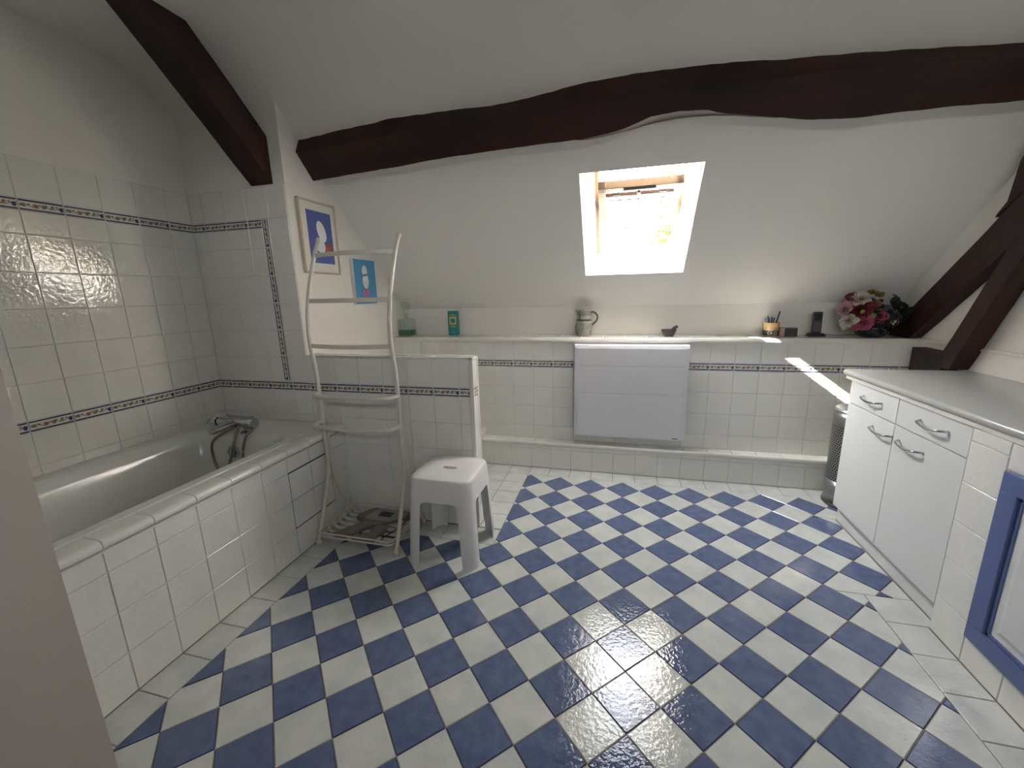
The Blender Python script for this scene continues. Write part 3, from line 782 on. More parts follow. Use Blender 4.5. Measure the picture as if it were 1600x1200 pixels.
# ------------------------------------------------------------------ towel rack
rack = thing('towel_rack', 'tall curved white metal towel stand with hoops and a low slatted tray', 'towel rack', (-1.374, 0.58, 0.0))
upr = [(.428,.012),(.488,.155),(.545,.30),(.574,.40),(.573,.52),(.575,.65),(.578,.73),(.575,.83),(.568,.95),(.552,1.085),(.555,1.18),(.577,1.29),(.608,1.39),(.662,1.52),(.707,1.602)]
rear = [(.597,.60),(.600,.45),(.612,.34),(.650,.20),(.700,.095),(.742,.012)]
def up_y(z):
    return interp([(b, a) for a, b in upr], z)
xl, xr = -1.605, -1.137
for x in (xl, xr):
    o = MB().tube(cr([(x, a, b) for a, b in upr], 5), 0.0105, 12).build('upright', M_METAL, rack, smooth=True)
    MB().sphere((x, .709, 1.606), 0.015, 12, 8).build('finial', M_METAL, o, smooth=True)
    MB().lathe([(0.011,0.0),(0.015,0.004),(0.015,0.02),(0.011,0.026)], (x, .428, 0.0005), 14).build('foot', M_METAL, o, smooth=True)
    q = MB().tube(cr([(x, a, b) for a, b in rear], 5), 0.0095, 12).build('rear_leg', M_METAL, rack, smooth=True)
    MB().lathe([(0.010,0.0),(0.0145,0.004),(0.0145,0.02),(0.010,0.026)], (x, .742, 0.0005), 14).build('foot', M_METAL, q, smooth=True)
def flat_bar(z, bow, hgt=0.022):
    y0 = up_y(z); mb = MB(); n = 20; K = 4
    for i in range(n+1):
        t = i/n; x = xl+(xr-xl)*t; b = bow*math.sin(math.pi*t)
        mb.v += [(x, y0-b-0.004, z-hgt/2), (x, y0-b-0.004, z+hgt/2), (x, y0-b+0.004, z+hgt/2), (x, y0-b+0.004, z-hgt/2)]
    for i in range(n):
        for k in range(K): mb.f.append((i*K+k, i*K+(k+1) % K, (i+1)*K+(k+1) % K, (i+1)*K+k)); mb.mi.append(0)
    mb.f += [(0,1,2,3), (n*K+3,n*K+2,n*K+1,n*K)]; mb.mi += [0,0]
    mb.build('cross_bar', M_METAL, rack, bevel=0.002)
flat_bar(1.525, 0.055); flat_bar(1.295, 0.045); flat_bar(1.068, 0.04)
def hoop(z, depth, r, over=0.008):
    y0 = up_y(z); pts = [(xl, y0, z), (xl-over*0.3, y0-depth*0.45, z), (xl+0.022, y0-depth*0.88, z-0.001), (xl+0.10, y0-depth*1.0, z-0.002)]
    n = 6
    for i in range(1, n): pts.append((xl+0.10+(xr-xl-0.20)*i/n, y0-depth*(1.0+0.12*math.sin(math.pi*i/n)), z-0.002))
    pts += [(xr-0.10, y0-depth*1.0, z-0.002), (xr-0.022, y0-depth*0.80, z-0.001), (xr, y0-depth*0.3, z), (xr, y0, z)]
    MB().tube(cr(pts, 6), r, 12).build('towel_hoop', M_METAL, rack, smooth=True)
hoop(0.812, 0.075, 0.0105); hoop(0.655, 0.105, 0.0115)
# tray
tz0 = 0.080
bx0, bx1, by0, by1 = -1.592, -1.150, 0.412, 0.752
def wire_rect(z, r, ins=0.0):
    return MB().tube(rrect(bx0+ins, bx1-ins, by0+ins, by1-ins, 0.018, z, 4), r, 8, closed=True)
wire_rect(tz0, 0.0042).build('tray_rim', M_METAL, rack, smooth=True)
wire_rect(tz0-0.022, 0.0042, 0.003).build('tray_rim', M_METAL, rack, smooth=True)
for i in range(7):
    y = by0+0.035+(by1-by0-0.07)*i/6
    mb = MB(); n = 10
    prof2 = [(bx0+0.004, tz0-0.004), (bx0+0.012, tz0-0.030), (bx0+0.035, tz0-0.040), (bx1-0.035, tz0-0.040), (bx1-0.012, tz0-0.030), (bx1-0.004, tz0-0.004)]
    for (xa, za), (xb, zb) in zip(prof2, prof2[1:]):
        mb.add([(xa,y-0.010,za),(xb,y-0.010,zb),(xb,y+0.010,zb),(xa,y+0.010,za),(xa,y-0.010,za-0.004),(xb,y-0.010,zb-0.004),(xb,y+0.010,zb-0.004),(xa,y+0.010,za-0.004)],
               [(0,1,2,3),(7,6,5,4),(0,4,5,1),(2,6,7,3),(1,5,6,2),(3,7,4,0)])
    mb.build('tray_slat', M_METAL, rack)

# ------------------------------------------------------------------ bathroom scale lying in the tray
M_SC1 = mat('scale_taupe', srgb(126,116,108), 0.4, var=0.05)
M_SC2 = mat('scale_grey', srgb(150,146,138), 0.35)
sc = thing('bathroom_scale', 'grey and taupe bathroom scale with small display lying in the slatted tray', 'scale', (-1.36, 0.58, 0.0405))
sz0, sz1 = 0.0415, 0.068
def slab(pts, z0, z1): return MB().prism(pts, 'z', z0, z1)
slab([(-1.53,.445),(-1.46,.425),(-1.42,.475),(-1.372,.565),(-1.318,.57),(-1.30,.62),(-1.18,.70),(-1.20,.735),(-1.45,.738),(-1.505,.66),(-1.50,.62),(-1.43,.60),(-1.475,.515)], sz0, sz1).build('body', M_SC1, sc, bevel=0.006, auto=0.6)
slab([(-1.345,.56),(-1.315,.585),(-1.27,.58),(-1.255,.545),(-1.285,.475),(-1.27,.44),(-1.33,.415),(-1.40,.422),(-1.385,.46),(-1.335,.50)], sz0, sz1-0.002).build('footpad', M_SC1, sc, bevel=0.006, auto=0.6)
slab([(-1.44,.625),(-1.42,.605),(-1.29,.605),(-1.21,.66),(-1.215,.722),(-1.41,.728)], sz1-0.001, sz1+0.004).build('glass_top', M_SC2, sc, bevel=0.002, auto=0.6)
box('display', mat('lcd', srgb(60,66,62), 0.15), sc, -1.375, -1.295, 0.645, 0.695, sz1+0.0038, sz1+0.0048)
mbt = MB().tube(cr([(-1.20,.66,.062),(-1.20,.60,.058),(-1.22,.53,.056),(-1.245,.475,.05),(-1.22,.455,.047)]), 0.003, 8); mbt.build('cord', M_BLACK, sc, smooth=True)

# ------------------------------------------------------------------ stool
stl = thing('plastic_stool', 'square white plastic bathroom stool with slot in the seat standing on the tiled floor', 'stool', (-0.872, 0.567, 0.0))
scx, scy = -0.872, 0.567
def sq(hw, hd, r, z, n=6): return rrect(scx-hw, scx+hw, scy-hd, scy+hd, r, z, n)
# half-width as a function of height (splayed sides)
def hw_(z): return 0.160+(0.45-z)*0.050
seat = MB()
H = 0.45
outer = [(hw_(0.33)+0.002, 0.335), (hw_(0.40)+0.000, 0.405), (hw_(0.43)-0.001, 0.436), (hw_(0.44)-0.005, 0.4455), (hw_(0.45)-0.013, 0.4498), (0.10, 0.4495), (0.055, 0.4490)]
rings = [sq(w, w, min(0.055, w*0.42), z, 6) for w, z in outer]
# slot: inner loop of the same count
def slot(hw, hd, z, n=6): return rrect(scx-hw, scx+hw, scy-hd, scy+hd, min(hw, hd)*0.98, z, n)
rings += [slot(0.039, 0.0135, 0.448), slot(0.038, 0.0125, 0.446), slot(0.038, 0.0125, 0.436), slot(0.05, 0.03, 0.436), ]
inner = [(hw_(0.44)-0.024, 0.437), (hw_(0.40)-0.006, 0.400), (hw_(0.335)-0.004, 0.335)]
rings += [sq(w, w, min(0.05, w*0.4), z, 6) for w, z in inner]
rings.append(rings[0])
loft('seat', rings, M_PLASTIC, stl, cap_last=False, auto=1.0)
# legs: L-shaped corner shells with an arched junction to the apron
def leg(sx, sy):
    n = 7
    def section(z, wide, t=0.004):
        w = hw_(z); r = 0.048; x1 = scx+sx*w; y1 = scy+sy*w
        pts = [(x1-sx*wide, y1)]
        for k in range(n+1):
            a = math.radians(90*k/n)
            pts.append((x1-sx*r+sx*r*math.sin(a), y1-sy*r+sy*r*math.cos(a)))
        pts.append((x1, y1-sy*wide))
        ins = []
        for (x, y) in pts:
            ins.append((x-sx*t if abs(x-(x1-sx*wide)) > 1e-6 else x, y-sy*t if abs(y-(y1-sy*wide)) > 1e-6 else y))
        # inner lips that stiffen the leg
        return [(x, y, z) for x, y in pts]+[(x, y, z) for x, y in reversed(ins)]
    zz = [0.0, 0.08, 0.16, 0.24, 0.30, 0.316, 0.326, 0.333, 0.338]
    ww = [0.066, 0.067, 0.068, 0.070, 0.0715, 0.0735, 0.079, 0.090, 0.112]
    rg = [section(z, w) for z, w in zip(zz, ww)]
    return loft('leg', rg, M_PLASTIC, stl, cap_last=True, cap_first=True, auto=0.8)
for sx in (-1, 1):
    for sy in (-1, 1): leg(sx, sy)
# ------------------------------------------------------------------ pictures on the alcove wall
M_FRAME = mat('pale_frame_wood', srgb(206,190,166), 0.4, var=0.1, vscale=20)
M_MAT = mat('picture_mount', srgb(226,224,214), 0.6)
M_PBLUE = mat('print_blue', srgb(76,92,160), 0.5, var=0.03)
M_PSKY = mat('print_sky_blue', srgb(78,150,192), 0.5, var=0.05)
M_PWHITE = mat('print_white', srgb(228,228,224), 0.5)
M_PRED = mat('print_red_orange', srgb(206,104,58), 0.5, col2=srgb(170,60,40), vscale=30)
M_PPINK = mat('print_pink', srgb(206,116,150), 0.5, var=0.15, vscale=40)
M_PDARK = mat('print_dark', srgb(40,34,32), 0.5)
pic = thing('picture_frame', 'larger picture with white mount and deep blue print in a pale wood frame', 'picture', (XA, 0.988, 1.655))
y0, y1, z0, z1 = 0.838, 1.150, 1.455, 1.868
fw_ = 0.011
for b in ((y0,y1,z0,z0+fw_),(y0,y1,z1-fw_,z1),(y0,y0+fw_,z0+fw_,z1-fw_),(y1-fw_,y1,z0+fw_,z1-fw_)):
    box('frame_bar', M_FRAME, pic, XA+0.001, XA+0.022, *b, bevel=0.002)
box('mount', M_MAT, pic, XA+0.004, XA+0.014, y0+fw_, y1-fw_, z0+fw_, z1-fw_)
pr_ = box('print', M_PBLUE, pic, XA+0.012, XA+0.0148, 0.898, 1.108, 1.515, 1.812)
def disc(name, m, par, cy, cz, ry, rz, x, rot=0.0):
    pts = []
    for k in range(28):
        a = 2*math.pi*k/28; u, v = ry*math.cos(a), rz*math.sin(a)
        pts.append((cy+u*math.cos(rot)-v*math.sin(rot), cz+u*math.sin(rot)+v*math.cos(rot)))
    return MB().prism(pts, 'x', x-0.0006, x).build(name, m, par)
# plain generic shapes stand in for the cartoon
disc('print_shape', M_PWHITE, pr_, 1.012, 1.70, 0.036, 0.062, XA+0.0156, 0.35)
disc('print_shape', M_PWHITE, pr_, 0.995, 1.612, 0.038, 0.040, XA+0.0156, 0.2)
disc('print_shape', M_PRED, pr_, 1.062, 1.612, 0.034, 0.020, XA+0.0162, 0.55)
cnv = thing('canvas_picture', 'smaller unframed sky blue canvas picture with a white and pink motif on the alcove wall', 'picture', (XA, 1.40, 1.41))
y0, y1, z0, z1 = 1.278, 1.532, 1.262, 1.566
box('canvas', [M_PWHITE][0], cnv, XA+0.001, XA+0.026, y0, y1, z0, z1, bevel=0.002)
pr_ = box('print', M_PSKY, cnv, XA+0.0255, XA+0.0272, y0+0.002, y1-0.001, z0+0.002, z1-0.002)
disc('print_shape', M_PWHITE, pr_, 1.40, 1.488, 0.030, 0.038, XA+0.0278)
disc('print_shape', M_PWHITE, pr_, 1.405, 1.418, 0.036, 0.052, XA+0.0278)
disc('print_shape', M_PPINK, pr_, 1.375, 1.335, 0.018, 0.030, XA+0.0278); disc('print_shape', M_PPINK, pr_, 1.420, 1.337, 0.018, 0.030, XA+0.0278)

# ------------------------------------------------------------------ things on the ledge
ZS = 0.9852
def rot_pts(mb, c, a):
    ca, sa_ = math.cos(a), math.sin(a)
    mb.v = [(c[0]+(x-c[0])*ca-(y-c[1])*sa_, c[1]+(x-c[0])*sa_+(y-c[1])*ca, z) for x, y, z in mb.v]
    return mb
M_BGL = glass_mat('bottle_glass', (0.90,0.95,0.92,1), refl=0.22)
M_LIQ = mat('green_liquid', srgb(18,110,78), 0.1)
bt = thing('perfume_bottle', 'square clear glass bottle with ornate stopper and green liquid on the ledge', 'bottle', (-1.762, 1.872, ZS))
bc = (-1.762, 1.872); hw, hd = 0.062, 0.045
loft('glass_body', [[(x, y, z) for x, y, z in rrect(bc[0]-w, bc[0]+w, bc[1]-d, bc[1]+d, 0.008, zz, 3)] for w, d, zz in ((hw,hd,ZS),(hw,hd,ZS+0.004),(hw,hd,1.118),(hw-0.006,hd-0.006,1.126),(0.018,0.018,1.130),(0.014,0.014,1.134),(0.014,0.014,1.142))], M_BGL, bt, cap_first=True, auto=0.6)
loft('liquid', [rrect(bc[0]-hw+0.006, bc[0]+hw-0.006, bc[1]-hd+0.006, bc[1]+hd-0.006, 0.006, z, 3) for z in (ZS+0.008, 1.035)], M_LIQ, bt, cap_first=True, auto=0.6)
for dx in (-0.032, 0.0, 0.032): MB().tube([(bc[0]+dx, bc[1]-hd-0.001, ZS+0.01), (bc[0]+dx, bc[1]-hd-0.001, 1.115)], 0.0035, 6).build('glass_rib', M_BGL, bt, smooth=True)
M_COLLAR = mat('stopper_collar', srgb(196,190,176), 0.3)
MB().lathe([(0.012,1.140),(0.018,1.144),(0.012,1.150),(0.018,1.156),(0.018,1.164),(0.011,1.168)], (bc[0], bc[1], 0), 16).build('collar', M_COLLAR, bt, smooth=True)
stp = MB()
stp.prism([(bc[0]-0.012,1.168),(bc[0]+0.012,1.168),(bc[0]+0.03,1.20),(bc[0]+0.040,1.245),(bc[0]+0.02,1.262),(bc[0]-0.028,1.266),(bc[0]-0.044,1.255),(bc[0]-0.030,1.205)], 'y', bc[1]-0.011, bc[1]+0.011)
stp.build('stopper', M_BGL, bt, bevel=0.004, auto=0.6)

M_TEAL = mat('teal_card', srgb(22,128,134), 0.4, var=0.04)
M_GOLD = mat('gold_print', srgb(206,182,92), 0.4)
cb = thing('cologne_box', 'tall teal cologne carton with gold label standing on the ledge', 'box', (-1.366, 1.922, ZS))
cc_ = (-1.366, 1.922); ca = 0.10
def lb(name, m, par, x0, x1, y0, y1, z0, z1, bevel=0.0, c=cc_, a=ca):
    mb = MB().box(c[0]+x0, c[0]+x1, c[1]+y0, c[1]+y1, z0, z1); rot_pts(mb, c, a)
    return mb.build(name, m, par, bevel=bevel)
lb('carton', M_TEAL, cb, -0.041, 0.041, -0.019, 0.019, ZS, ZS+0.197, 0.001)
lab = lb('label', M_GOLD, cb, -0.029, 0.029, -0.0197, -0.018, ZS+0.088, ZS+0.150)
lb('label_panel', M_TEAL, lab, -0.018, 0.018, -0.0203, -0.019, ZS+0.103, ZS+0.137)
for z, w in ((0.168, 0.016), (0.160, 0.030), (0.074, 0.018), (0.067, 0.028), (0.026, 0.019)): lb('print_line', M_GOLD, cb, -w, w, -0.0197, -0.018, ZS+z, ZS+z+0.0028)

M_JUG = mat('grey_stoneware', srgb(172,170,158), 0.4, vscale=30, detail=4, col2=srgb(140,140,130))
M_JUGD = mat('dark_stoneware', srgb(84,80,74), 0.4, var=0.2, vscale=30)
jg = thing('stoneware_jug', 'grey patterned stoneware jug with dark handle standing on the ledge above the radiator', 'jug', (-0.312, 1.90, ZS))
jc = (-0.312, 1.90)
prof = [(0.0,0.0),(0.046,0.0),(0.050,0.006),(0.058,0.03),(0.063,0.055),(0.062,0.075),(0.055,0.105),(0.050,0.130),(0.050,0.160),(0.053,0.182),(0.054,0.190),(0.050,0.192),(0.046,0.180),(0.045,0.12),(0.0,0.10)]
mb = MB().lathe(prof, (jc[0], jc[1], ZS), 32)
# pull a pouring lip on the side away from the handle
vs = []
for x, y, z in mb.v:
    if z > ZS+0.165 and x-jc[0] < -0.02:
        k = (z-ZS-0.165)/0.027*0.014*max(0, 1-abs(y-jc[1])/0.045); x -= k
    vs.append((x, y, z))
mb.v = vs
mb.build('body', M_JUG, jg, smooth=True)
MB().lathe([(0.0545,0.111),(0.0518,0.125),(0.0518,0.1262),(0.055,0.112)], (jc[0], jc[1], ZS), 32).build('waist_line', M_JUGD, jg, smooth=True)
MB().lathe([(0.0512,0.152),(0.0508,0.160),(0.0538,0.180),(0.0546,0.188),(0.0535,0.180),(0.050,0.158)], (jc[0], jc[1], ZS), 32).build('neck_band', mat('jug_neck', srgb(132,132,120), 0.4, var=0.1, vscale=30), jg, smooth=True)
bnd = MB()
for k in range(18):
    a = -math.pi/2+(k-9)*0.17
    pts = []
    for i in range(6):
        t = i/5; z = 0.016+0.082*t; r = interp(prof[1:9] and [(p[1], p[0]) for p in prof[1:9]], z)+0.0006
        aa = a+(0.35*t if k < 9 else -0.35*t); pts.append((jc[0]+r*math.cos(aa), jc[1]+r*math.sin(aa), ZS+z))
    bnd.tube(pts, 0.0013, 5)
bnd.build('carved_lines', M_JUGD, jg)
MB().tube([(jc[0]-0.022, jc[1]-0.049, ZS+0.170), (jc[0]-0.026, jc[1]-0.048, ZS+0.115)], 0.004, 6).build('glaze_mark', M_JUGD, jg)
MB().tube(cr([(jc[0]+0.048, jc[1], ZS+0.176), (jc[0]+0.080, jc[1], ZS+0.172), (jc[0]+0.100, jc[1], ZS+0.145), (jc[0]+0.094, jc[1], ZS+0.112), (jc[0]+0.070, jc[1], ZS+0.088), (jc[0]+0.055, jc[1], ZS+0.074)]), 0.0062, 10).build('handle', M_JUGD, jg, smooth=True)

M_MORT = mat('brown_stone', srgb(92,80,78), 0.5, var=0.25, vscale=25)
mo = thing('small_mortar', 'small brown stone mortar bowl on the ledge', 'mortar', (0.288, 1.86, ZS))
MB().lathe([(0.0,0.0),(0.031,0.0),(0.033,0.004),(0.052,0.045),(0.053,0.048),(0.048,0.047),(0.034,0.018),(0.0,0.012)], (0.288, 1.86, ZS), 28).build('bowl', M_MORT, mo, smooth=True)
pe = MB().tube([(0.274, 1.862, ZS+0.018), (0.300, 1.860, ZS+0.040), (0.325, 1.858, ZS+0.060), (0.345, 1.857, ZS+0.072)], [0.008, 0.009, 0.011, 0.010], 12).build('pestle', M_DGREY, None, smooth=True)
tag(pe, 'short dark pestle leaning out of the stone mortar', 'pestle')

# pen pot and pens
M_TAN = mat('tan_ceramic', srgb(176,148,104), 0.25, var=0.1, vscale=30)
pp = thing('pen_pot', 'tan ceramic pen pot with a dark band and white marks on the ledge', 'pot', (0.945, 1.90, ZS))
pc_ = (0.945, 1.90)
MB().lathe([(0.0,0.0),(0.044,0.0),(0.046,0.004),(0.047,0.09),(0.044,0.09),(0.043,0.008),(0.0,0.006)], (pc_[0], pc_[1], ZS), 28).build('pot_body', M_TAN, pp, auto=0.6)
MB().lathe([(0.0466,0.008),(0.0476,0.008),(0.0478,0.038),(0.0470,0.038)], (pc_[0], pc_[1], ZS), 28).build('dark_band', M_DGREY, pp, smooth=True)
mk = MB()
for a0, kind in ((-2.05, 'arc'), (-1.75, 'stem'), (-1.30, 'ring')):
    pts = []
    n = 14
    for i in range(n+1):
        t = 2*math.pi*i/n
        if kind == 'stem': da, dz = 0.0, 0.014+0.030*i/n
        else: da, dz = 0.19*math.cos(t), 0.023+0.009*math.sin(t)
        r = 0.0482; pts.append((pc_[0]+r*math.cos(a0+da), pc_[1]+r*math.sin(a0+da), ZS+dz))
    mk.tube(pts, 0.0016, 5)
mk.build('white_marks', M_PWHITE, pp)
pens = [((-0.02,-0.015),(-0.034,-0.02),0.135,'dark blue',srgb(36,48,80)),((0.0,-0.01),(-0.006,-0.012),0.128,'black',srgb(22,22,24)),((0.02,-0.005),(0.040,-0.01),0.165,'long black',srgb(24,24,28)),
        ((0.015,0.01),(0.042,0.012),0.125,'white',srgb(214,214,210)),((-0.012,0.015),(-0.040,0.018),0.125,'silver',srgb(170,176,180)),((0.005,0.02),(0.02,0.024),0.12,'blue',srgb(50,70,120)),((-0.004,0.004),(-0.018,0.006),0.122,'grey',srgb(90,92,96))]
seen = {}
for (ax, ay), (bx_, by_), hh, cn, c in pens:
    m_ = mat('pen_'+cn.replace(' ', '_'), c, 0.35)
    o = MB().tube([(pc_[0]+ax*0.5, pc_[1]+ay*0.5, ZS+0.012), (pc_[0]+bx_*0.98, pc_[1]+by_, ZS+hh)], 0.0042, 8).build('pen', m_, None, auto=0.6)
    lb_ = {'dark blue': 'dark blue pen leaning in the tan pen pot', 'black': 'short black pen standing in the tan pen pot', 'long black': 'longest black pen leaning out of the tan pen pot', 'silver': 'silver pen standing in the tan pen pot', 'white': 'white pen standing in the tan pen pot', 'blue': 'mid blue pen standing in the tan pen pot', 'grey': 'grey pen standing in the tan pen pot'}[cn]
    tag(o, lb_, 'pen', 'pens in the tan pot')

sb = thing('small_box', 'small black box with a pinkish end lying beside the pen pot on the ledge', 'box', (1.045, 1.89, ZS))
M_BLKB = mat('black_card', srgb(30,28,28), 0.4); M_PNK = mat('pink_beige_card', srgb(172,140,124), 0.5, var=0.1)
lb('box_body', M_BLKB, sb, -0.028, 0.046, -0.03, 0.03, ZS, ZS+0.055, 0.001, c=(1.045,1.89), a=-0.05)
lb('box_end', M_PNK, sb, -0.056, -0.028, -0.028, 0.03, ZS, ZS+0.055, 0.001, c=(1.045,1.89), a=-0.05)
lb('box_lid', mat('grey_card', srgb(150,144,138), 0.5), sb, -0.055, 0.046, -0.03, 0.03, ZS+0.055, ZS+0.058, 0.0, c=(1.045,1.89), a=-0.05)

ph = thing('phone_cradle', 'black charging cradle for a cordless phone with its cable on the ledge', 'phone cradle', (1.205, 1.89, ZS))
loft('base', [rrect(1.205-w, 1.205+w, 1.885-d, 1.885+d, 0.022, z, 4) for w, d, z in ((0.050,0.042,ZS),(0.050,0.042,ZS+0.008),(0.042,0.034,ZS+0.020))], M_BLACK, ph, cap_first=True, auto=0.6)
MB().tube(cr([(1.245,1.91,ZS+0.010),(1.29,1.925,ZS+0.006),(1.34,1.925,ZS+0.004),(1.40,1.92,ZS+0.006),(1.45,1.925,ZS+0.004)]), 0.0025, 6).build('cable', M_BLACK, ph, smooth=True)
hs = thing('phone_handset', 'slim dark grey cordless phone handset standing in its cradle', 'phone', (1.205, 1.885, ZS+0.02))
def hq(u, w, t):     # handset space leaning back
    a = math.radians(12); return (1.203+u+w*0.06, 1.878+t*math.cos(a)+w*math.sin(a), ZS+0.018+w*math.cos(a)-t*math.sin(a))
def hbox(name, m, par, u0, u1, w0, w1, t0, t1, bevel=0.0):
    vs = [hq(u, w, t) for w in (w0, w1) for u, t in ((u0,t0),(u1,t0),(u1,t1),(u0,t1))]
    return MB().add(vs, [(0,3,2,1),(4,5,6,7),(0,1,5,4),(1,2,6,5),(2,3,7,6),(3,0,4,7)]).build(name, m, par, bevel=bevel, auto=0.6)
hbox('handset_body', M_DGREY, hs, -0.027, 0.027, 0.0, 0.142, -0.011, 0.011, 0.005)
hbox('screen', M_BLACK, hs, -0.020, 0.020, 0.085, 0.128, -0.0118, -0.0105)
for r_ in range(5):
    for c_ in range(3): hbox('key', M_GREY, hs, -0.019+c_*0.0135, -0.009+c_*0.0135, 0.014+r_*0.0125, 0.022+r_*0.0125, -0.0120, -0.0105)

# ------------------------------------------------------------------ flower arrangement
fl = thing('flower_arrangement', 'round bouquet of artificial white, pink and red blossoms in a dark bowl on the ledge', 'flowers', (1.485, 1.83, ZS))
fc = Vector((1.485, 1.825, ZS))
MB().lathe([(0.0,0.0),(0.055,0.0),(0.075,0.012),(0.092,0.04),(0.094,0.06),(0.088,0.075),(0.083,0.075),(0.086,0.05),(0.06,0.015),(0.0,0.01)], fc, 28).build('bowl', mat('dark_glass_bowl', srgb(26,30,32), 0.12), fl, smooth=True)
MB().sphere(fc+Vector((0.0,0.01,0.115)), 0.105, 14, 10, sc=(1.25,0.85,0.85)).build('moss_core', mat('dark_moss', srgb(34,40,26), 0.9, var=0.4, vscale=60), fl, smooth=True)
fm = {k: mat('petal_'+k, c, 0.7, var=0.35, vscale=90) for k, c in (('white', srgb(214,206,188)), ('pink', srgb(182,84,110)), ('pale_pink', srgb(194,148,158)), ('red', srgb(112,18,40)), ('yellow', srgb(150,126,60)), ('peach', srgb(170,110,84)), ('lilac', srgb(120,104,140)), ('green', srgb(150,148,88)))}
M_LEAF = mat('leaf_green', srgb(38,52,30), 0.55, var=0.3, vscale=40)
def petal(mb, c, axis, ang, r, open_, w):
    """one curved petal round an axis"""
    ax = Vector(axis).normalized(); a = Vector((0,0,1)) if abs(ax.z) < 0.9 else Vector((1,0,0))
    e1 = ax.cross(a).normalized(); e2 = ax.cross(e1)
    d = e1*math.cos(ang)+e2*math.sin(ang); s_ = ax.cross(d)
    vs = []
    for i in range(4):
        t = i/3
        out = r*(t*math.sin(open_)+0.10*t*t); hgt = r*(t*math.cos(open_)-0.22*t*t*math.sin(open_))
        wd = w*r*(0.28+0.9*math.sin(math.pi*min(1, 0.15+0.70*t)))*0.6
        cpt = c+d*out+ax*hgt
        for k in (-1, 0, 1): vs.append(cpt+s_*(wd*k)+(ax*0.12*r-d*0.10*r)*(abs(k)))
    fs = []
    for i in range(3):
        for k in range(2): fs.append((i*3+k, i*3+k+1, (i+1)*3+k+1, (i+1)*3+k))
    mb.add(vs, fs)
def blossom(c, axis, r, key, whorls=4, base=6):
    mb = MB(); c = Vector(c); random.seed(int(abs(c.x*9173+c.z*7919)*100))
    for wv in range(whorls):
        t = wv/(max(1, whorls-1)); n = base+wv*2; rr = r*(0.55+0.5*t); op = 0.18+0.95*t
        for k in range(n): petal(mb, c-Vector(axis).normalized()*r*0.35, axis, 2*math.pi*(k+0.5*(wv % 2))/n+random.uniform(-.15,.15), rr*random.uniform(.8,1.1), op+random.uniform(-.22,.22), 0.62)
    return mb.build('blossom', fm[key], fl)
def from_px(x, y, Y):    # sight line to a frontal plane
    d = px_ray(x, y); return CAM+d*((Y-CAM.y)/d.y)
for x, y, Y, r, key, w in ((1346,465,1.775,0.052,'white',4),(1324,501,1.770,0.050,'white',4),(1343,483,1.765,0.060,'red',4),(1349,504,1.745,0.056,'pink',4),(1376,493,1.755,0.050,'pink',4),
                           (1319,483,1.785,0.045,'pale_pink',4),(1333,466,1.80,0.045,'pale_pink',3),(1331,463,1.81,0.036,'red',3),(1363,456,1.79,0.030,'yellow',3),(1374,460,1.78,0.030,'yellow',3),(1368,472,1.77,0.026,'peach',3),
                           (1371,474,1.765,0.024,'peach',3),(1363,480,1.765,0.020,'peach',3),(1396,488,1.78,0.026,'lilac',3),(1406,493,1.79,0.026,'lilac',3),(1390,480,1.79,0.026,'lilac',3),(1396,502,1.765,0.024,'white',2),(1404,503,1.78,0.018,'peach',2),(1409,478,1.80,0.020,'peach',2),(1400,462,1.83,0.02,'yellow',2)):
    p_ = from_px(x, y, Y)
    ax = (p_-(fc+Vector((0,0.03,0.10)))).normalized()+Vector((0,-0.4,0.1))
    blossom(p_, ax, r, key, w, 5 if r < 0.035 else 6)
for x, y, Y, r in ((1364,493,1.74,0.018),(1348,487,1.745,0.014)): MB().sphere(from_px(x, y, Y), r, 12, 8).build('berry', fm['green'], fl, smooth=True)
random.seed(21)
for i in range(46):
    a = random.uniform(0, 2*math.pi); e = random.uniform(-0.1, 1.2)
    d = Vector((math.cos(a)*math.cos(e)*1.2, math.sin(a)*math.cos(e)*0.55-0.1, math.sin(e)*0.9)).normalized()
    if i < 24: d = Vector((random.uniform(0.25, 1.0), random.uniform(-0.5, 0.2), random.uniform(0.0, 0.8))).normalized()
    c = fc+Vector((0.03 if i < 24 else 0, 0, 0.11))+Vector((d.x*0.13, d.y*0.085, d.z*0.10))
    mb = MB(); petal(mb, c, d+Vector((0,0,0.1)), random.uniform(0, 6.28), random.uniform(0.035, 0.055), random.uniform(0.3, 1.0), 0.6)
    mb.build('leaf', M_LEAF, fl, smooth=True)

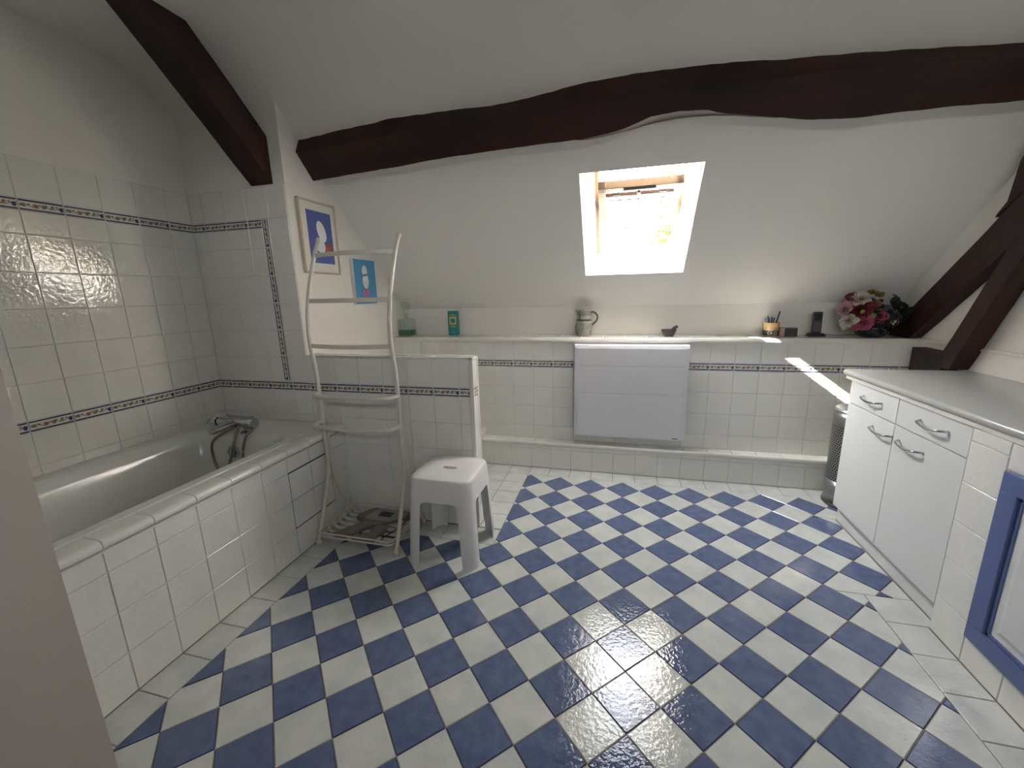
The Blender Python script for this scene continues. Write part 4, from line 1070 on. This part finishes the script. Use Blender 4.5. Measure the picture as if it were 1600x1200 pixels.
# ------------------------------------------------------------------ perforated bin
M_BIN = mat('bin_steel', srgb(150,152,152), 0.32, metal=0.85, var=0.05)
def perf_mat():
    m, n, l, p = new_mat('perforated_steel')
    p.inputs['Metallic'].default_value = 0.8; p.inputs['Roughness'].default_value = 0.35
    uv = n.new('ShaderNodeUVMap'); sep = n.new('ShaderNodeSeparateXYZ'); l.new(uv.outputs['UV'], sep.inputs[0])
    def mth(op, a, b=None):
        x = n.new('ShaderNodeMath'); x.operation = op
        for i, q in enumerate((a, b)):
            if q is None: continue
            if isinstance(q, (int, float)): x.inputs[i].default_value = q
            else: l.new(q, x.inputs[i])
        return x.outputs[0]
    row = mth('FLOOR', mth('MULTIPLY', sep.outputs[1], 24.0))
    sh = mth('MULTIPLY', mth('MODULO', row, 2.0), 0.5)
    fx = mth('SUBTRACT', mth('FRACT', mth('ADD', mth('MULTIPLY', sep.outputs[0], 50.0), sh)), 0.5)
    fy = mth('SUBTRACT', mth('FRACT', mth('MULTIPLY', sep.outputs[1], 24.0)), 0.5)
    hole = mth('LESS_THAN', mth('ADD', mth('MULTIPLY', fx, fx), mth('MULTIPLY', fy, fy)), 0.13)
    x = n.new('ShaderNodeMix'); x.data_type = 'RGBA'; l.new(hole, x.inputs[0]); x.inputs[6].default_value = srgb(148,150,150); x.inputs[7].default_value = srgb(18,18,18)
    l.new(x.outputs[2], p.inputs['Base Color'])
    l.new(mth('SUBTRACT', 0.8, mth('MULTIPLY', hole, 0.8)), p.inputs['Metallic'])
    return m
bn = thing('waste_bin', 'tall round perforated steel bin with flat lid between cabinet and back wall', 'bin', (1.335, 1.487, 0.0))
bcx, bcy, br = 1.335, 1.487, 0.128
MB().lathe([(0.0,0.0),(br+0.004,0.0),(br+0.005,0.012),(br,0.016)], (bcx, bcy, 0.0005), 40).build('base_ring', M_DGREY, bn, auto=0.6)
MB().lathe([(br,0.015),(br,0.16)], (bcx, bcy, 0), 40).build('lower_body', M_BIN, bn, smooth=True)
o = MB(); seg = 48
for k in range(seg+1):
    a = 2*math.pi*k/seg
    for z in (0.16, 0.50): o.v.append((bcx+br*math.cos(a)*1.0, bcy+br*math.sin(a), z))
for k in range(seg): o.f.append((2*k, 2*k+2, 2*k+3, 2*k+1)); o.mi.append(0)
me = bpy.data.meshes.new('perforated_band'); me.from_pydata(o.v, [], o.f)
uvl = me.uv_layers.new(name='UVMap')
for lp in me.loops: uvl.data[lp.index].uv = ((lp.vertex_index//2)/seg, lp.vertex_index % 2)
for p in me.polygons: p.use_smooth = True
me.materials.append(perf_mat())
po_ = bpy.data.objects.new('perforated_band', me); COL.objects.link(po_); po_.parent = bn; po_.matrix_parent_inverse = bn.matrix_basis.inverted()
MB().lathe([(br,0.50),(br,0.585)], (bcx, bcy, 0), 40).build('upper_body', M_BIN, bn, smooth=True)
MB().lathe([(0.0,0.585),(br+0.003,0.585),(br+0.004,0.592),(br-0.004,0.602),(br-0.02,0.600),(0.0,0.600)], (bcx, bcy, 0), 40).build('lid', M_BIN, bn, auto=0.6)

# ------------------------------------------------------------------ vanity cabinet and worktop
XF = 1.150
cab = thing('vanity_cabinet', 'white cabinet with two drawers and two doors under the worktop', 'cabinet', (1.42, 0.865, 0.0))
box('carcass', M_LAM, cab, XF+0.019, XR-0.02, 0.466, 1.262, 0.095, 0.8175)
box('plinth', M_LAM, cab, 1.182, XR-0.02, 0.468, 1.270, 0.001, 0.096)
def handle(par, yc, z, L=0.075):
    pts = []
    for i in range(13):
        t = i/12*2-1
        pts.append((XF-0.020-0.010*(1-abs(t)**2.0)+ (0.016 if abs(t) > 0.98 else 0.0), yc+L*t, z-0.010*(1-abs(t)**1.6)+0.006))
    MB().tube([(XF+0.001, yc-L, z+0.006)]+pts+[(XF+0.001, yc+L, z+0.006)], 0.0048, 8).build('handle', M_CHROME, par, smooth=True)
for yy0, yy1, hy in ((0.468, 0.866, 0.645), (0.870, 1.262, 1.055)):
    d = box('drawer_front', M_LAM, cab, XF, XF+0.018, yy0, yy1, 0.699, 0.815, bevel=0.0015); handle(d, hy, 0.756)
for yy0, yy1, hy in ((0.468, 0.866, 0.747), (0.870, 1.262, 0.947)):
    d = box('door', M_LAM, cab, XF, XF+0.018, yy0, yy1, 0.100, 0.695, bevel=0.0015); handle(d, hy, 0.632)

wt = thing('worktop', 'long pale grey laminate worktop with rounded front edge along the right wall', 'worktop', (1.41, 0.3, 0.832))
mbw = MB().prism([(1.137, 0.838), (1.131, 0.843), (1.129, 0.852), (1.132, 0.862), (1.140, 0.868), (XR-0.015, 0.868), (XR-0.015, 0.838)], 'y', -1.2, 1.315)
mbw.build('top', M_TOP, wt, auto=0.7)
box('underlay', M_TRIM, wt, 1.142, XR-0.02, -1.2, 1.305, 0.818, 0.838)

pier = thing('tiled_counter_base', 'white tiled base under the worktop beside the blue framed cupboard door', 'counter base', (1.40, -0.1, 0.0))
XP = 1.145
box('core', M_GROUT, pier, XP+0.004, XR-0.02, -1.2, 0.462, 0.0, 0.817)
F_PR = Frame((XP, 0, 0), (0,-1,0), (0,0,1))
lay_in(pier, F_PR, [-0.4615, -0.3105], [0.0, 0.155, 0.315, 0.467, 0.617, 0.769, 0.816], TW, jit=0.004)
lay_in(pier, F_PR, [-0.3105, -0.157, -0.004, 0.149, 0.302], [0.0, 0.110], TW, jit=0.004)
lay_in(pier, F_PR, [-0.3105, -0.157, -0.004, 0.149, 0.302], [0.728, 0.816], TW, jit=0.004)
lay_in(pier, F_PR, [0.302, 0.455, 0.608], [0.0, 0.155, 0.315, 0.467, 0.617, 0.769, 0.816], TW, jit=0.004)
dr = thing('cupboard_door', 'cupboard door with blue painted frame and white panel in the tiled base', 'door', (XP, 0.0, 0.11))
dy0, dy1, dz0, dz1 = -0.298, 0.300, 0.113, 0.727
w_ = 0.062
for b in ((dy0,dy1,dz0,dz0+w_),(dy0,dy1,dz1-w_,dz1),(dy0,dy0+w_,dz0+w_,dz1-w_),(dy1-w_,dy1,dz0+w_,dz1-w_)):
    box('frame_rail', M_BLUEP, dr, XP-0.014, XP+0.003, *b, bevel=0.003)
for b in ((dy0+w_,dy1-w_,dz0+w_,dz0+w_+0.014),(dy0+w_,dy1-w_,dz1-w_-0.014,dz1-w_),(dy0+w_,dy0+w_+0.014,dz0+w_,dz1-w_),(dy1-w_-0.014,dy1-w_,dz0+w_,dz1-w_)):
    box('moulding', M_BLUEP, dr, XP-0.006, XP+0.003, *b, bevel=0.003)
box('panel', M_LAM, dr, XP-0.002, XP+0.003, dy0+w_+0.012, dy1-w_-0.012, dz0+w_+0.012, dz1-w_-0.012)
# raised field of the panel, with a bevelled step
MB().add([(XP-0.002, y, z) for y, z in ((dy0+w_+0.03, dz0+w_+0.03), (dy1-w_-0.03, dz0+w_+0.03), (dy1-w_-0.03, dz1-w_-0.03), (dy0+w_+0.03, dz1-w_-0.03))]+
         [(XP-0.009, y, z) for y, z in ((dy0+w_+0.05, dz0+w_+0.05), (dy1-w_-0.05, dz0+w_+0.05), (dy1-w_-0.05, dz1-w_-0.05), (dy0+w_+0.05, dz1-w_-0.05))],
         [(4,5,6,7),(0,1,5,4),(1,2,6,5),(2,3,7,6),(3,0,4,7)]).build('raised_field', M_LAM, dr)

# ------------------------------------------------------------------ tree outside the skylight
tr = thing('garden_tree', 'yellow green tree crown seen through the skylight', 'tree', (1.1, 9.0, -3.0))
M_TL = mat('tree_leaves', srgb(96,104,20), 0.6, var=0.35, vscale=3)
mb = MB(); random.seed(5)
for cx, cy, cz, rr, n in ((0.86, 9.0, 2.42, 0.34, 420), (0.98, 9.2, 2.75, 0.30, 260), (1.05, 9.2, 3.2, 0.32, 260), (1.15, 9.2, 3.75, 0.38, 380), (1.35, 9.3, 3.0, 0.5, 500), (1.55, 9.4, 2.2, 0.7, 700)):
    for _ in range(n):
        v = Vector((random.gauss(0,1), random.gauss(0,1), random.gauss(0,1))).normalized()*rr*random.random()**0.4
        c = Vector((cx, cy, cz))+v; a = Vector((random.uniform(-1,1), random.uniform(-1,1), random.uniform(-1,1))).normalized(); b = a.orthogonal().normalized(); s_ = random.uniform(0.035, 0.06)
        mb.add([c-a*s_, c+b*s_*0.5, c+a*s_, c-b*s_*0.5], [(0,1,2,3)])
lv = mb.build('foliage', M_TL, tr, kind='stuff')
MB().tube([(1.35, 9.3, -3.0), (1.32, 9.28, 0.5), (1.30, 9.25, 2.2), (1.2, 9.2, 3.6)], [0.16, 0.12, 0.08, 0.03], 10).build('trunk', mat('bark', srgb(90,74,58), 0.9, var=0.3), tr, smooth=True)
